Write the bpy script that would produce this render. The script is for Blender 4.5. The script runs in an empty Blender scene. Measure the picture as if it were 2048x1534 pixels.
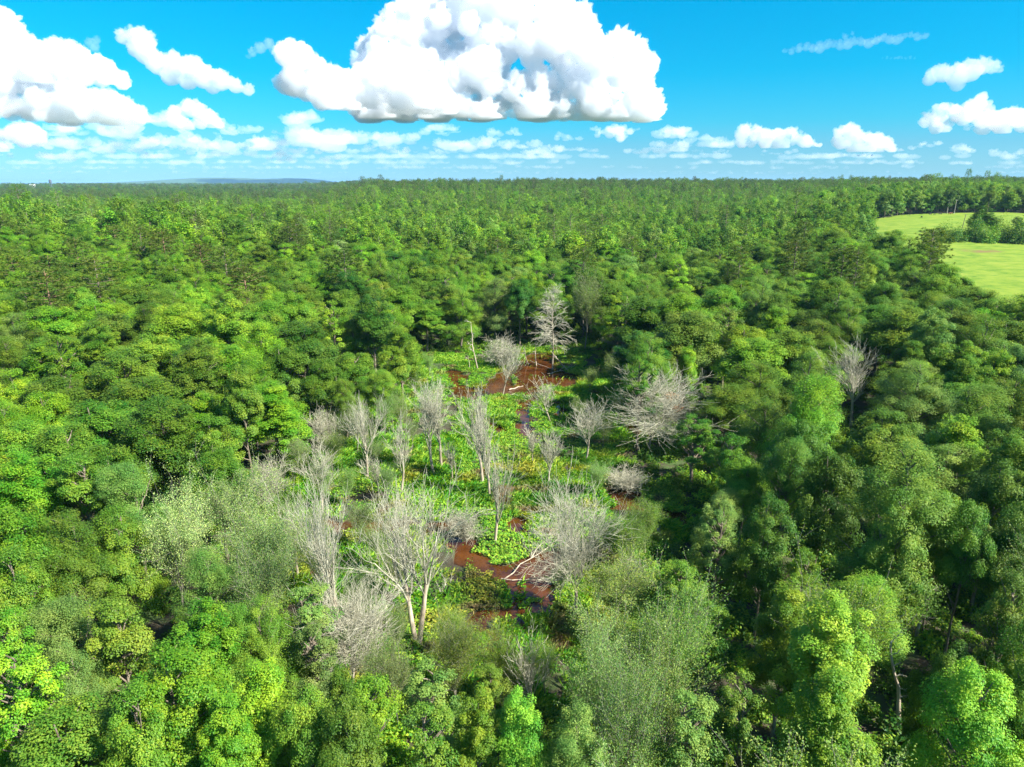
import bpy, math, random
import numpy as np
from mathutils import noise as mnoise, Vector

# ------------------------------------------------------------------ camera, world, sun, exposure
scene = bpy.context.scene
R = math.radians
CAM_H, PITCH, F = 45.0, R(16.4), 1365.33          # metres above the swamp, pitch below level, focal length in photo pixels
cam_d = bpy.data.cameras.new('camera'); cam = bpy.data.objects.new('camera', cam_d)
scene.collection.objects.link(cam); scene.camera = cam
cam.location = (0, 0, CAM_H); cam.rotation_euler = (math.pi/2 - PITCH, 0, 0)
cam_d.lens = 24; cam_d.sensor_width = 36; cam_d.clip_start = 0.5; cam_d.clip_end = 120000

SUN_DIR = Vector((0.90, -0.42, 0.0)).normalized(); SUN_EL = R(43)
sun_vec = Vector((SUN_DIR.x*math.cos(SUN_EL), SUN_DIR.y*math.cos(SUN_EL), math.sin(SUN_EL)))
sd = bpy.data.lights.new('sun', 'SUN'); sd.energy = 5.0; sd.angle = R(0.5); sd.color = (1.0, 0.95, 0.86)
so = bpy.data.objects.new('sun', sd); scene.collection.objects.link(so)
so.rotation_euler = sun_vec.to_track_quat('Z', 'Y').to_euler()

w = bpy.data.worlds.new('World'); scene.world = w; w.use_nodes = True
nt = w.node_tree; nt.nodes.clear()
def N(nt, t, **kw):
    n = nt.nodes.new(t)
    for k, v in kw.items():
        if k in ('ins',):
            for i, val in v.items(): n.inputs[i].default_value = val
        else: setattr(n, k, v)
    return n
sky = N(nt, 'ShaderNodeTexSky', sky_type='NISHITA'); sky.sun_disc = False
sky.sun_elevation = SUN_EL; sky.sun_rotation = math.atan2(SUN_DIR.x, SUN_DIR.y)
sky.air_density = 1.0; sky.dust_density = 0.3; sky.ozone_density = 2.0; sky.altitude = 50
tc = N(nt, 'ShaderNodeTexCoord'); sep = N(nt, 'ShaderNodeSeparateXYZ')
nt.links.new(tc.outputs['Generated'], sep.inputs[0])
ramp = N(nt, 'ShaderNodeValToRGB')                   # how deep the blue of the air gets with height above the horizon
cr = ramp.color_ramp; cr.elements[0].position = 0.0; cr.elements[0].color = (0.24, 0.50, 0.82, 1)
cr.elements[1].position = 0.22; cr.elements[1].color = (0.0, 0.60, 0.79, 1)
for p_, c_ in ((0.046, (0.17, 0.46, 0.70, 1)), (0.077, (0.08, 0.51, 0.70, 1)), (0.137, (0.015, 0.55, 0.73, 1)), (0.5, (0.45, 0.75, 0.88, 1))):
    e = cr.elements.new(p_); e.color = c_
nt.links.new(sep.outputs['Z'], ramp.inputs[0])
mixc = N(nt, 'ShaderNodeMix', data_type='RGBA', blend_type='MULTIPLY'); mixc.inputs[0].default_value = 1.0
nt.links.new(sky.outputs[0], mixc.inputs[6]); nt.links.new(ramp.outputs[0], mixc.inputs[7])
bg = N(nt, 'ShaderNodeBackground'); bg.inputs[1].default_value = 0.080
out = N(nt, 'ShaderNodeOutputWorld')
nt.links.new(mixc.outputs[2], bg.inputs[0]); nt.links.new(bg.outputs[0], out.inputs[0])

scene.view_settings.view_transform = 'Standard'; scene.view_settings.look = 'None'
scene.view_settings.exposure = 1.52; scene.view_settings.gamma = 1.0; scene.view_settings.use_curve_mapping = False
scene.render.engine = 'CYCLES'
cy = scene.cycles
cy.max_bounces = 28; cy.diffuse_bounces = 3; cy.glossy_bounces = 2; cy.transmission_bounces = 3; cy.transparent_max_bounces = 6
cy.volume_bounces = 28; cy.use_denoising = True; cy.denoiser = 'OPENIMAGEDENOISE'; cy.denoising_input_passes = 'RGB_ALBEDO_NORMAL'; cy.denoising_prefilter = 'NONE'; cy.caustics_reflective = False; cy.caustics_refractive = False
cy.use_adaptive_sampling = True; cy.adaptive_threshold = 0.006

# ------------------------------------------------------------------ tools
def link(o, parent=None):
    scene.collection.objects.link(o)
    if parent: o.parent = parent
    return o
def tag(o, label=None, cat=None, group=None, kind=None):
    if label: o['label'] = label
    if cat: o['category'] = cat
    if group: o['group'] = group
    if kind: o['kind'] = kind
    return o
def np_mesh(name, V, faces, mats, attr=None, mat_idx=None, smooth=False):
    """V (n,3); faces: list of (m,k) index arrays"""
    me = bpy.data.meshes.new(name)
    V = np.ascontiguousarray(V, dtype=np.float32)
    me.vertices.add(len(V)); me.vertices.foreach_set('co', V.ravel())
    loops = np.concatenate([f.ravel() for f in faces]).astype(np.int32)
    cnt = np.concatenate([np.full(len(f), f.shape[1], np.int32) for f in faces])
    st = np.concatenate([[0], np.cumsum(cnt)[:-1]]).astype(np.int32)
    me.loops.add(len(loops)); me.loops.foreach_set('vertex_index', loops)
    me.polygons.add(len(cnt)); me.polygons.foreach_set('loop_start', st); me.polygons.foreach_set('loop_total', cnt)
    for m in mats: me.materials.append(m)
    if mat_idx is not None: me.polygons.foreach_set('material_index', mat_idx.astype(np.int32))
    if smooth: me.polygons.foreach_set('use_smooth', np.ones(len(cnt), bool))
    me.update(calc_edges=True)
    if attr is not None:
        for k, a in attr.items():
            at = me.attributes.new(k, 'FLOAT', 'FACE' if len(a) == len(cnt) else 'POINT'); at.data.foreach_set('value', a.astype(np.float32))
    return me
def unit(a): return a / np.maximum(np.linalg.norm(a, axis=-1, keepdims=True), 1e-9)
def tubes(segs, sides=5):
    """segs: (p0,p1,r0,r1) -> V,F"""
    S = np.array([list(a)+list(b)+[c, d] for a, b, c, d in segs], dtype=np.float64)
    p0, p1, r0, r1 = S[:, 0:3], S[:, 3:6], S[:, 6], S[:, 7]
    d = unit(p1-p0); a = np.where(np.abs(d[:, 2:3]) > .9, np.array([[1., 0, 0]]), np.array([[0, 0, 1.]]))
    u = unit(np.cross(d, a)); v = np.cross(d, u)
    th = np.arange(sides)*2*np.pi/sides
    ring = np.cos(th)[None, :, None]*u[:, None]+np.sin(th)[None, :, None]*v[:, None]
    V = np.concatenate([p0[:, None]+ring*r0[:, None, None], p1[:, None]+ring*r1[:, None, None]], 1).reshape(-1, 3)
    k = np.arange(sides); k2 = (k+1) % sides
    base = (np.arange(len(S))*2*sides)[:, None, None]
    f = np.stack([k, k2, k2+sides, k+sides], 1)[None]+base
    return V, f.reshape(-1, 4)

# ------------------------------------------------------------------ terrain
def sst(x): x = np.clip(x, 0, 1); return x*x*(3-2*x)
def terrain(x, y):
    x = np.asarray(x, float); y = np.asarray(y, float)
    g = 12*np.exp(-((x+230)/150)**2-((y-380)/130)**2)
    q = x/np.maximum(y, 30)
    r = np.clip(0.049*(y-125), 0, 22)*sst((q-.22)/.36)
    s = 20*sst((y-430)/820)*sst((q+.30)/.13)+2*np.sin(x*.006)*np.cos(y*.004)*sst((y-300)/600)
    s = s+4*sst((y-600)/900)*sst((q-.35)/.2)
    return np.maximum(np.maximum(g, r), s)
def ray(px, py):
    a, b = (px-1024)/F, -(py-767)/F
    c, s = math.cos(PITCH), math.sin(PITCH)
    return np.array([a, c+b*s, -s+b*c])
def hit(px, py, dz=0.0, tmax=9000):
    d = ray(px, py); t = 15.0; last = t
    while t < tmax:
        p = d*t
        if CAM_H+p[2] < terrain(p[0], p[1])+dz:
            lo, hi = last, t
            for _ in range(30):
                m = (lo+hi)/2; p = d*m
                if CAM_H+p[2] < terrain(p[0], p[1])+dz: hi = m
                else: lo = m
            return np.array([d[0]*hi, d[1]*hi, CAM_H+d[2]*hi])
        last = t; t *= 1.03
    return np.array([d[0]*tmax, d[1]*tmax, CAM_H+d[2]*tmax])
def proj(x, y, z):
    c, s = math.cos(PITCH), math.sin(PITCH); z = z-CAM_H
    dep = y*c-z*s; up = y*s+z*c
    return 1024+F*x/dep, 767-F*up/dep, dep
def inpoly(x, y, poly):
    x = np.asarray(x); y = np.asarray(y); r = np.zeros(x.shape, bool); n = len(poly)
    for i in range(n):
        x1, y1 = poly[i]; x2, y2 = poly[(i+1) % n]
        if y1 == y2: continue
        c = ((y1 > y) != (y2 > y)) & (x < (x2-x1)*(y-y1)/(y2-y1)+x1)
        r ^= c
    return r
def gpoly(pts): return [tuple(hit(a, b)[:2]) for a, b in pts]
def vnoise(x, y, sc, seed=0):                        # smooth value noise, vectorised
    x = np.asarray(x)/sc+seed*17.3; y = np.asarray(y)/sc+seed*9.1
    xi, yi = np.floor(x), np.floor(y); fx, fy = x-xi, y-yi
    fx = fx*fx*(3-2*fx); fy = fy*fy*(3-2*fy)
    def h(a, b):
        v = np.sin(a*127.1+b*311.7+seed*74.7)*43758.5453; return v-np.floor(v)
    return (h(xi, yi)*(1-fx)+h(xi+1, yi)*fx)*(1-fy)+(h(xi, yi+1)*(1-fx)+h(xi+1, yi+1)*fx)*fy

CLEAR = gpoly([(828,745),(850,712),(950,704),(1060,700),(1190,694),(1262,740),(1275,850),(1250,900),(1240,975),(1300,985),(1400,1030),
               (1390,1085),(1300,1110),(1245,1150),(1300,1230),(1390,1240),(1385,1275),(1200,1290),(1150,1420),(1040,1470),(960,1400),
               (840,1385),(700,1400),(640,1250),(560,1190),(555,1060),(600,950),(690,870),(770,815),(800,775)])
PONDS = [gpoly(p) for p in (
    [(889,741),(922,744),(940,757),(936,770),(950,788),(938,806),(912,792),(895,765)],
    [(950,790),(1000,750),(1035,726),(1062,708),(1103,706),(1122,722),(1112,740),(1157,755),(1150,782),(1118,783),(1124,792),(1070,796),(1062,818),(1042,838),(1036,822),(1046,792),(1018,796),(997,790),(975,800),(940,806)],
    [(1100,806),(1126,812),(1128,836),(1108,836)],
    [(1036,826),(1064,826),(1058,860),(1064,884),(1040,884),(1028,866)],
    [(980,852),(1010,856),(1008,876),(988,870)],
    [(900,932),(926,936),(922,948),(902,944)],
    [(650,1048),(728,1044),(830,1040),(912,1040),(918,1060),(900,1072),(820,1068),(730,1066),(655,1066)],
    [(775,1075),(800,1070),(806,1098),(790,1110)],
    [(1011,1050),(1058,1048),(1056,1078),(1016,1076)],
    [(895,1076),(935,1072),(962,1108),(968,1132),(1008,1140),(1041,1128),(1058,1106),(1104,1098),(1120,1130),(1106,1180),(1094,1240),(1054,1246),(990,1290),(950,1286),(948,1250),(980,1232),(1010,1222),(1000,1165),(948,1153),(932,1136),(900,1108)],
    [(1215,984),(1256,980),(1290,1008),(1375,1034),(1380,1056),(1311,1040),(1232,1046)],
    [(1262,1228),(1370,1228),(1372,1252),(1300,1254)],
    [(1086,1258),(1130,1268),(1140,1282),(1095,1278)],
    [(948,1366),(980,1362),(985,1382),(955,1388)],
    [(615,1133),(660,1130),(665,1152),(620,1158)],
    [(960,1290),(1000,1300),(985,1330),(960,1320)])]
ISLES = [gpoly(p) for p in (
    [(1066,780),(1100,776),(1130,786),(1122,802),(1080,802)],
    [(962,1165),(1000,1155),(1016,1180),(1006,1205),(980,1200)],
    [(1028,1180),(1048,1172),(1056,1190),(1040,1200)],
    [(1034,1205),(1075,1198),(1078,1218),(1040,1222)],
    [(990,1262),(1020,1252),(1025,1272),(1000,1280)],
    [(915,765),(932,762),(936,774),(918,776)],
    [(1022,762),(1036,760),(1040,770),(1026,772)])]
PAST = [[tuple(hit(p, q)[:2]) for p, q in [(1724, 459), (1722, 448), (1760, 438), (1800, 432), (1900, 428), (2000, 426), (2080, 430), (2200, 440)]]+[tuple(hit(p, q, 17)[:2]) for p, q in [(2200, 640), (2060, 612), (1985, 590), (1930, 570), (1893, 540), (1885, 500), (1850, 478), (1800, 482), (1750, 474)]]]

def water_mask(x, y):
    wx = x+(vnoise(x, y, 2.2, 1)-.5)*2.6+(vnoise(x, y, .8, 5)-.5)*.9; wy = y+(vnoise(x, y, 2.2, 2)-.5)*3.2
    m = np.zeros(np.shape(x), bool)
    for p in PONDS: m |= inpoly(wx, wy, p)
    for p in ISLES: m &= ~inpoly(wx, wy, p)
    return m
def height(x, y, wm=None):
    t = terrain(x, y)
    wm = water_mask(x, y) if wm is None else wm
    land = t+.12+.35*vnoise(x, y, 3.1, 3)**2+.2*vnoise(x, y, .9, 4)
    return np.where(wm, t-.35, land)

# ------------------------------------------------------------------ materials
def newmat(name):
    m = bpy.data.materials.new(name); m.use_nodes = True; m.node_tree.nodes.clear(); return m, m.node_tree
def leaf_mat(name, source, gain=1.0, transl=.35, hue_spread=.045):
    m, t = newmat(name); L = t.links.new
    o = N(t, 'ShaderNodeOutputMaterial')
    if source == 'object': c = N(t, 'ShaderNodeObjectInfo').outputs['Color']; rnd = None
    elif source == 'inst':
        c = N(t, 'ShaderNodeAttribute', attribute_type='INSTANCER', attribute_name='tint').outputs['Color']
    else: c = N(t, 'ShaderNodeAttribute', attribute_type='GEOMETRY', attribute_name='tint').outputs['Color']
    v = N(t, 'ShaderNodeAttribute', attribute_type='GEOMETRY', attribute_name='v')
    hs = N(t, 'ShaderNodeHueSaturation'); L(c, hs.inputs['Color'])
    mr = N(t, 'ShaderNodeMapRange'); mr.inputs[3].default_value = .5+hue_spread; mr.inputs[4].default_value = .5-hue_spread
    L(v.outputs['Fac'], mr.inputs[0]); L(mr.outputs[0], hs.inputs['Hue'])
    mv = N(t, 'ShaderNodeMapRange'); mv.inputs[3].default_value = .65*gain; mv.inputs[4].default_value = 1.5*gain
    L(v.outputs['Fac'], mv.inputs[0]); L(mv.outputs[0], hs.inputs['Value'])
    d = N(t, 'ShaderNodeBsdfPrincipled'); d.inputs['Roughness'].default_value = .55; d.inputs['Specular IOR Level'].default_value = .25
    L(hs.outputs[0], d.inputs['Base Color'])
    tr = N(t, 'ShaderNodeBsdfTranslucent')
    tm = N(t, 'ShaderNodeMix', data_type='RGBA', blend_type='MULTIPLY'); tm.inputs[0].default_value = 1; tm.inputs[7].default_value = (1.25, 1.15, .35, 1)
    L(hs.outputs[0], tm.inputs[6]); L(tm.outputs[2], tr.inputs[0])
    mx = N(t, 'ShaderNodeMixShader'); mx.inputs[0].default_value = transl
    L(d.outputs[0], mx.inputs[1]); L(tr.outputs[0], mx.inputs[2]); L(mx.outputs[0], o.inputs[0])
    return m
LEAF = leaf_mat('leaves', 'object'); LEAFI = leaf_mat('forest leaves', 'inst')
PLANT = leaf_mat('swamp plant leaves', 'geo')

def bark_mat(name, c1, c2, scale=3.0):
    m, t = newmat(name); L = t.links.new
    o = N(t, 'ShaderNodeOutputMaterial'); b = N(t, 'ShaderNodeBsdfPrincipled'); b.inputs['Roughness'].default_value = .85
    b.inputs['Specular IOR Level'].default_value = .2
    tcd = N(t, 'ShaderNodeTexCoord'); mp = N(t, 'ShaderNodeMapping'); mp.inputs['Scale'].default_value = (scale, scale, scale*.25)
    nz = N(t, 'ShaderNodeTexNoise'); nz.inputs['Scale'].default_value = 1.5; nz.inputs['Detail'].default_value = 5
    rp = N(t, 'ShaderNodeValToRGB'); rp.color_ramp.elements[0].position = .35; rp.color_ramp.elements[0].color = (*c1, 1)
    rp.color_ramp.elements[1].position = .65; rp.color_ramp.elements[1].color = (*c2, 1)
    L(tcd.outputs['Object'], mp.inputs[0]); L(mp.outputs[0], nz.inputs[0]); L(nz.outputs[0], rp.inputs[0]); L(rp.outputs[0], b.inputs['Base Color'])
    L(b.outputs[0], o.inputs[0]); return m
BARK = bark_mat('grey bark', (.10, .08, .055), (.24, .20, .15))
DEAD = bark_mat('bleached dead wood', (.26, .21, .15), (.52, .45, .34), 1.2)
DEADT = bark_mat('dead twigs', (.28, .27, .19), (.50, .48, .36), 1.0)
TWIG = bark_mat('grey live twigs', (.16, .15, .11), (.34, .32, .25), 1.0)
PINEB = bark_mat('pine bark', (.14, .08, .05), (.30, .19, .12))

def ground_mat():
    m, t = newmat('forest floor'); L = t.links.new
    o = N(t, 'ShaderNodeOutputMaterial'); b = N(t, 'ShaderNodeBsdfPrincipled'); b.inputs['Roughness'].default_value = .9
    tcd = N(t, 'ShaderNodeTexCoord')
    n1 = N(t, 'ShaderNodeTexNoise'); n1.inputs['Scale'].default_value = .25; n1.inputs['Detail'].default_value = 8; n1.inputs['Roughness'].default_value = .7
    L(tcd.outputs['Object'], n1.inputs[0])
    rp = N(t, 'ShaderNodeValToRGB'); e = rp.color_ramp.elements
    e[0].position = .35; e[0].color = (.030, .022, .012, 1); e[1].position = .6; e[1].color = (.045, .085, .014, 1)
    x = e.new(.47); x.color = (.05, .04, .02, 1)
    L(n1.outputs[0], rp.inputs[0])
    wt = N(t, 'ShaderNodeAttribute', attribute_name='wet'); mx = N(t, 'ShaderNodeMix', data_type='RGBA')
    L(wt.outputs['Fac'], mx.inputs[0]); L(rp.outputs[0], mx.inputs[6]); mx.inputs[7].default_value = (.09, .045, .014, 1)
    L(mx.outputs[2], b.inputs['Base Color']); L(b.outputs[0], o.inputs[0]); return m
def water_mat():
    m, t = newmat('muddy brown water'); L = t.links.new
    o = N(t, 'ShaderNodeOutputMaterial'); b = N(t, 'ShaderNodeBsdfPrincipled'); b.inputs['Roughness'].default_value = .08; b.inputs['Specular IOR Level'].default_value = .5
    tcd = N(t, 'ShaderNodeTexCoord')
    n1 = N(t, 'ShaderNodeTexNoise'); n1.inputs['Scale'].default_value = .35; n1.inputs['Detail'].default_value = 6
    L(tcd.outputs['Object'], n1.inputs[0])
    rp = N(t, 'ShaderNodeValToRGB'); e = rp.color_ramp.elements
    e[0].position = .35; e[0].color = (.040, .013, .004, 1); e[1].position = .68; e[1].color = (.105, .036, .008, 1)
    L(n1.outputs[0], rp.inputs[0]); L(rp.outputs[0], b.inputs['Base Color'])
    n2 = N(t, 'ShaderNodeTexNoise'); n2.inputs['Scale'].default_value = 3; bp = N(t, 'ShaderNodeBump'); bp.inputs[0].default_value = .15; bp.inputs[1].default_value = .05
    L(tcd.outputs['Object'], n2.inputs[0]); L(n2.outputs[0], bp.inputs['Height']); L(bp.outputs[0], b.inputs['Normal'])
    L(b.outputs[0], o.inputs[0]); return m
def pasture_mat():
    m, t = newmat('pasture grass'); L = t.links.new
    o = N(t, 'ShaderNodeOutputMaterial'); b = N(t, 'ShaderNodeBsdfPrincipled'); b.inputs['Roughness'].default_value = .8; b.inputs['Specular IOR Level'].default_value = .1
    tcd = N(t, 'ShaderNodeTexCoord'); mp = N(t, 'ShaderNodeMapping'); mp.inputs['Scale'].default_value = (.6, 1, 1)
    n1 = N(t, 'ShaderNodeTexNoise'); n1.inputs['Scale'].default_value = .16; n1.inputs['Detail'].default_value = 10; n1.inputs['Roughness'].default_value = .78
    L(tcd.outputs['Object'], mp.inputs[0]); L(mp.outputs[0], n1.inputs[0])
    rp = N(t, 'ShaderNodeValToRGB'); e = rp.color_ramp.elements
    e[0].position = .33; e[0].color = (.05, .12, .012, 1); e[1].position = .75; e[1].color = (.26, .26, .055, 1)
    x = e.new(.40); x.color = (.10, .185, .018, 1); x = e.new(.55); x.color = (.18, .25, .028, 1)
    L(n1.outputs[0], rp.inputs[0])
    br = N(t, 'ShaderNodeAttribute', attribute_name='bare'); mx = N(t, 'ShaderNodeMix', data_type='RGBA'); mx.inputs[7].default_value = (.17, .13, .05, 1)
    L(br.outputs['Fac'], mx.inputs[0]); L(rp.outputs[0], mx.inputs[6]); L(mx.outputs[2], b.inputs['Base Color'])
    L(b.outputs[0], o.inputs[0]); return m

# ------------------------------------------------------------------ ground, water, pasture, far hills
def axis(lo, hi, fine0, fine1, step, grow=1.09):
    a = list(np.arange(fine0, fine1+step*.5, step)); s = step
    while a[-1] < hi: s *= grow; a.append(a[-1]+s)
    s = step
    while a[0] > lo: s *= grow; a.insert(0, a[0]-s)
    return np.array(a)
def grid_mesh(name, xs, ys, Z, mats, attr=None, keep=None):
    X, Y = np.meshgrid(xs, ys); nx = len(xs); ny = len(ys)
    V = np.stack([X, Y, Z], -1).reshape(-1, 3)
    i = (np.arange(ny-1)[:, None]*nx+np.arange(nx-1)[None]).ravel()
    f = np.stack([i, i+1, i+nx+1, i+nx], 1)
    if keep is not None: f = f[keep[:-1, :-1].ravel()]
    return np_mesh(name, V, [f], mats, attr, smooth=True)
cl = np.array(CLEAR)
xs = axis(-30000, 30000, cl[:, 0].min()-3, cl[:, 0].max()+3, .45); ys = axis(-400, 40000, cl[:, 1].min()-3, cl[:, 1].max()+3, .5)
X, Y = np.meshgrid(xs, ys); WM = water_mask(X, Y)
Z = height(X, Y, WM); Zs = Z.copy()
Z[1:-1, 1:-1] = (Zs[1:-1, 1:-1]*2+Zs[:-2, 1:-1]+Zs[2:, 1:-1]+Zs[1:-1, :-2]+Zs[1:-1, 2:])/6
WA = np.clip(((.22-Z)/.2)*(terrain(X, Y) < .3), 0, 1)
g = link(bpy.data.objects.new('ground', grid_mesh('ground', xs, ys, Z, [ground_mat()], {'wet': WA.ravel()}))); tag(g, kind='structure')
wx = np.linspace(cl[:, 0].min(), cl[:, 0].max(), 60); wy = np.linspace(cl[:, 1].min(), cl[:, 1].max()+2, 80)
wo = link(bpy.data.objects.new('water', grid_mesh('water', wx, wy, np.full((80, 60), .15), [water_mat()]))); tag(wo, kind='structure')
pa = np.array(PAST[0]); px_ = np.arange(pa[:, 0].min(), pa[:, 0].max(), 2.0); py_ = np.arange(pa[:, 1].min(), pa[:, 1].max(), 2.0)
PX, PY = np.meshgrid(px_, py_); bc = hit(1962, 505)
bare = np.clip(1.25-np.hypot((PX-bc[0])/9, (PY-bc[1])/6)+(vnoise(PX, PY, 2, 7)-.5)*1.2, 0, 1)
PZ = terrain(PX, PY)+.62+.25*(vnoise(PX, PY, 5, 8)-.5)
po = link(bpy.data.objects.new('pasture', grid_mesh('pasture', px_, py_, PZ, [pasture_mat()], {'bare': bare.ravel()}, inpoly(PX, PY, PAST[0])))); tag(po, kind='structure')

def hill_mat():
    m, t = newmat('far wooded hillside'); L = t.links.new
    o = N(t, 'ShaderNodeOutputMaterial'); b = N(t, 'ShaderNodeBsdfPrincipled'); b.inputs['Roughness'].default_value = .9
    n1 = N(t, 'ShaderNodeTexNoise'); n1.inputs['Scale'].default_value = .01; n1.inputs['Detail'].default_value = 8; tcd = N(t, 'ShaderNodeTexCoord')
    rp = N(t, 'ShaderNodeValToRGB'); rp.color_ramp.elements[0].color = (.02, .05, .015, 1); rp.color_ramp.elements[1].color = (.06, .13, .03, 1)
    L(tcd.outputs['Object'], n1.inputs[0]); L(n1.outputs[0], rp.inputs[0]); L(rp.outputs[0], b.inputs['Base Color']); L(b.outputs[0], o.inputs[0]); return m
hx = np.linspace(-7500, 9000, 400); hy = np.linspace(11000, 15000, 30)
HX, HY = np.meshgrid(hx, hy)
sx = HX/13000*F/1.04                                 # rough bearing of each column of hill
prof = 62*np.exp(-((sx+490)/110)**2)+48*np.exp(-((sx+385)/45)**2)+44*np.exp(-((sx+590)/90)**2)+30+16*vnoise(HX, HY, 700, 3)+8*vnoise(HX, HY, 200, 4)
HZ = prof*np.sin(np.clip((HY-11000)/4000, 0, 1)*np.pi)**.6*1.0-1
ho = link(bpy.data.objects.new('hills', grid_mesh('hills', hx, hy, HZ, [hill_mat()]))); tag(ho, kind='structure')

# ------------------------------------------------------------------ tree building
def leaves(P, Nn, size, rng, asp=.6):
    """diamond leaves at P with normals Nn"""
    n = len(P); a = unit(rng.normal(size=(n, 3))); u = unit(np.cross(Nn, a)); v = np.cross(Nn, u)
    s = size*(.7+.6*rng.random(n))[:, None]
    V = np.stack([P-u*s*.5, P+v*s*.5*asp, P+u*s*.5, P-v*s*.5*asp], 1).reshape(-1, 3)
    return V, np.arange(n*4).reshape(-1, 4)
def crown_points(rng, h, rad, zc, zr, nl, nclump, nleaf, clump_r, flat, fill=.25):
    """lumpy crown: nl lobes, clumps over the lobes, leaves in each clump"""
    lob = []
    for i in range(nl):
        a = 2.4*i+rng.random()*.9; rr = rad*(.25+.42*rng.random()) if i else 0
        zz = zc+zr*(.55-1.15*(rr/(.67*rad))**2+(rng.random()-.5)*.45) if i else zc+zr*.55
        lob.append((rr*math.cos(a), rr*math.sin(a), zz, rad*(.30+.26*rng.random())))
    lob = np.array(lob); P = []; Nn = []; C = []; v = []
    k = 0
    while k < nclump:
        L = lob[rng.integers(nl)]; d = unit(rng.normal(size=3)); d[2] = d[2]*.8+.15
        c = L[:3]+d*L[3]*np.array([1, 1, .85*zr/rad+.15])*(1 if rng.random() > fill else rng.random())
        inside = np.any(np.linalg.norm((lob[:, :3]-c), axis=1) < lob[:, 3]*.62)
        if (inside and rng.random() > .25) or c[2] < zc-zr*1.1: continue
        m = int(nleaf*(.6+.8*rng.random())); q = unit(rng.normal(size=(m, 3)))*(rng.random(m)**.45)[:, None]
        rc = clump_r*(.7+.6*rng.random()); off = q*np.array([rc, rc, rc*flat]); off[:, 2] -= .12*rc*(q[:, 0]**2+q[:, 1]**2)
        P.append(c+off); out_ = unit(c-np.array([0, 0, zc-zr*.4]))
        nn = out_*.6+np.array([0, 0, .5])+q*.5+rng.normal(size=(m, 3))*.30
        Nn.append(unit(nn)); C.append(c); cv = rng.random(); v.append(np.clip(cv*.55+.45*rng.random(m), 0, 1)); k += 1
    return np.concatenate(P), np.concatenate(Nn), np.array(C), np.concatenate(v)
def limb(segs, a, b, r0, r1, rng, n=4, wig=.08, sag=0.0):
    a = np.array(a, float); b = np.array(b, float); L = np.linalg.norm(b-a); p = a; 
    for i in range(1, n+1):
        t = i/n; q = a+(b-a)*t+rng.normal(size=3)*wig*L*(1-t)*.6; q[2] += sag*L*math.sin(t*math.pi)
        if i == n: q = b
        segs.append((p, q, r0+(r1-r0)*(i-1)/n, r0+(r1-r0)*t)); p = q
    return p
def trunk_for(rng, h, C, r=.22, limbs=26, top=.86):
    segs = []; lean = rng.normal(size=2)*.35
    pts = [np.array([lean[0]*t*t, lean[1]*t*t, h*top*t])+np.array([*rng.normal(size=2)*.08*(t > 0), 0]) for t in np.linspace(0, 1, 8)]
    for i in range(7): segs.append((pts[i], pts[i+1], r*(1-.11*i)*(1.25 if i == 0 else 1), r*(1-.11*(i+1))))
    idx = rng.permutation(len(C))[:limbs]
    for c in C[idx]:
        zb = max(h*.25, c[2]-.75*np.hypot(c[0], c[1])-.5); t = min(zb/(h*top), 1)
        b = np.array([lean[0]*t*t, lean[1]*t*t, h*top*t])
        limb(segs, b, c, .085, .025, rng, 4, .07)
    return segs
PROTO = {}
def broad(rng, h=18, rad=4.3, zcf=.66, zrf=.30, nl=8, nclump=95, nleaf=230, clump_r=1.15, flat=.6, leaf=.27, asp=.6, limbs=26, fill=.25):
    P, Nn, C, v = crown_points(rng, h, rad, h*zcf, h*zrf, nl, nclump, nleaf, clump_r, flat, fill)
    V, Fc = leaves(P, Nn, leaf, rng, asp)
    return (V, Fc, v), tubes(trunk_for(rng, h, C, .2+rng.random()*.06, limbs), 6)
def pine(rng, h=24, leafn=26, tl=.42, tufts=420):
    segs = [(np.array([0, 0, h*i/8]), np.array([0, 0, h*(i+1)/8]), .26*(1-.1*i), .26*(1-.1*(i+1))) for i in range(8)]
    P = []; D = []
    nb = 42
    for i in range(nb):
        t = i/nb; z = h*(.52+.46*t); a = i*2.4+rng.random(); L = (1.2+3.4*math.sin(math.pi*min(.95, .18+.82*(1-t)))**1.0)*(.75+.5*rng.random())*(1-.45*t)
        b = np.array([0, 0, z]); e = b+np.array([math.cos(a)*L, math.sin(a)*L, L*(.08+.35*t)])
        limb(segs, b, e, .06, .02, rng, 3, .06)
        m = int(tufts/nb)
        for k in range(m):
            s = .45+.55*rng.random(); c = b+(e-b)*s+rng.normal(size=3)*np.array([.5, .5, .28])*(.4+s*.7)
            P.append(c); D.append(np.array([math.cos(a)*.5, math.sin(a)*.5, .8]))
    P = np.array(P); D = np.array(D); n = len(P)
    c = np.repeat(P, leafn, 0); dd = unit(np.repeat(D, leafn, 0)*.75+rng.normal(size=(n*leafn, 3))*.75); m = len(c)
    side = unit(np.cross(dd, rng.normal(size=(m, 3)))); ln = tl*(.7+.6*rng.random(m))[:, None]
    V = np.stack([c-side*.035, c+side*.035, c+dd*ln+side*.02, c+dd*ln-side*.02], 1).reshape(-1, 3)
    v = np.clip(np.repeat(rng.random(n), leafn)*.6+.4*rng.random(m), 0, 1)
    return (V, np.arange(m*4).reshape(-1, 4), v), tubes(segs, 6)
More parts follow.
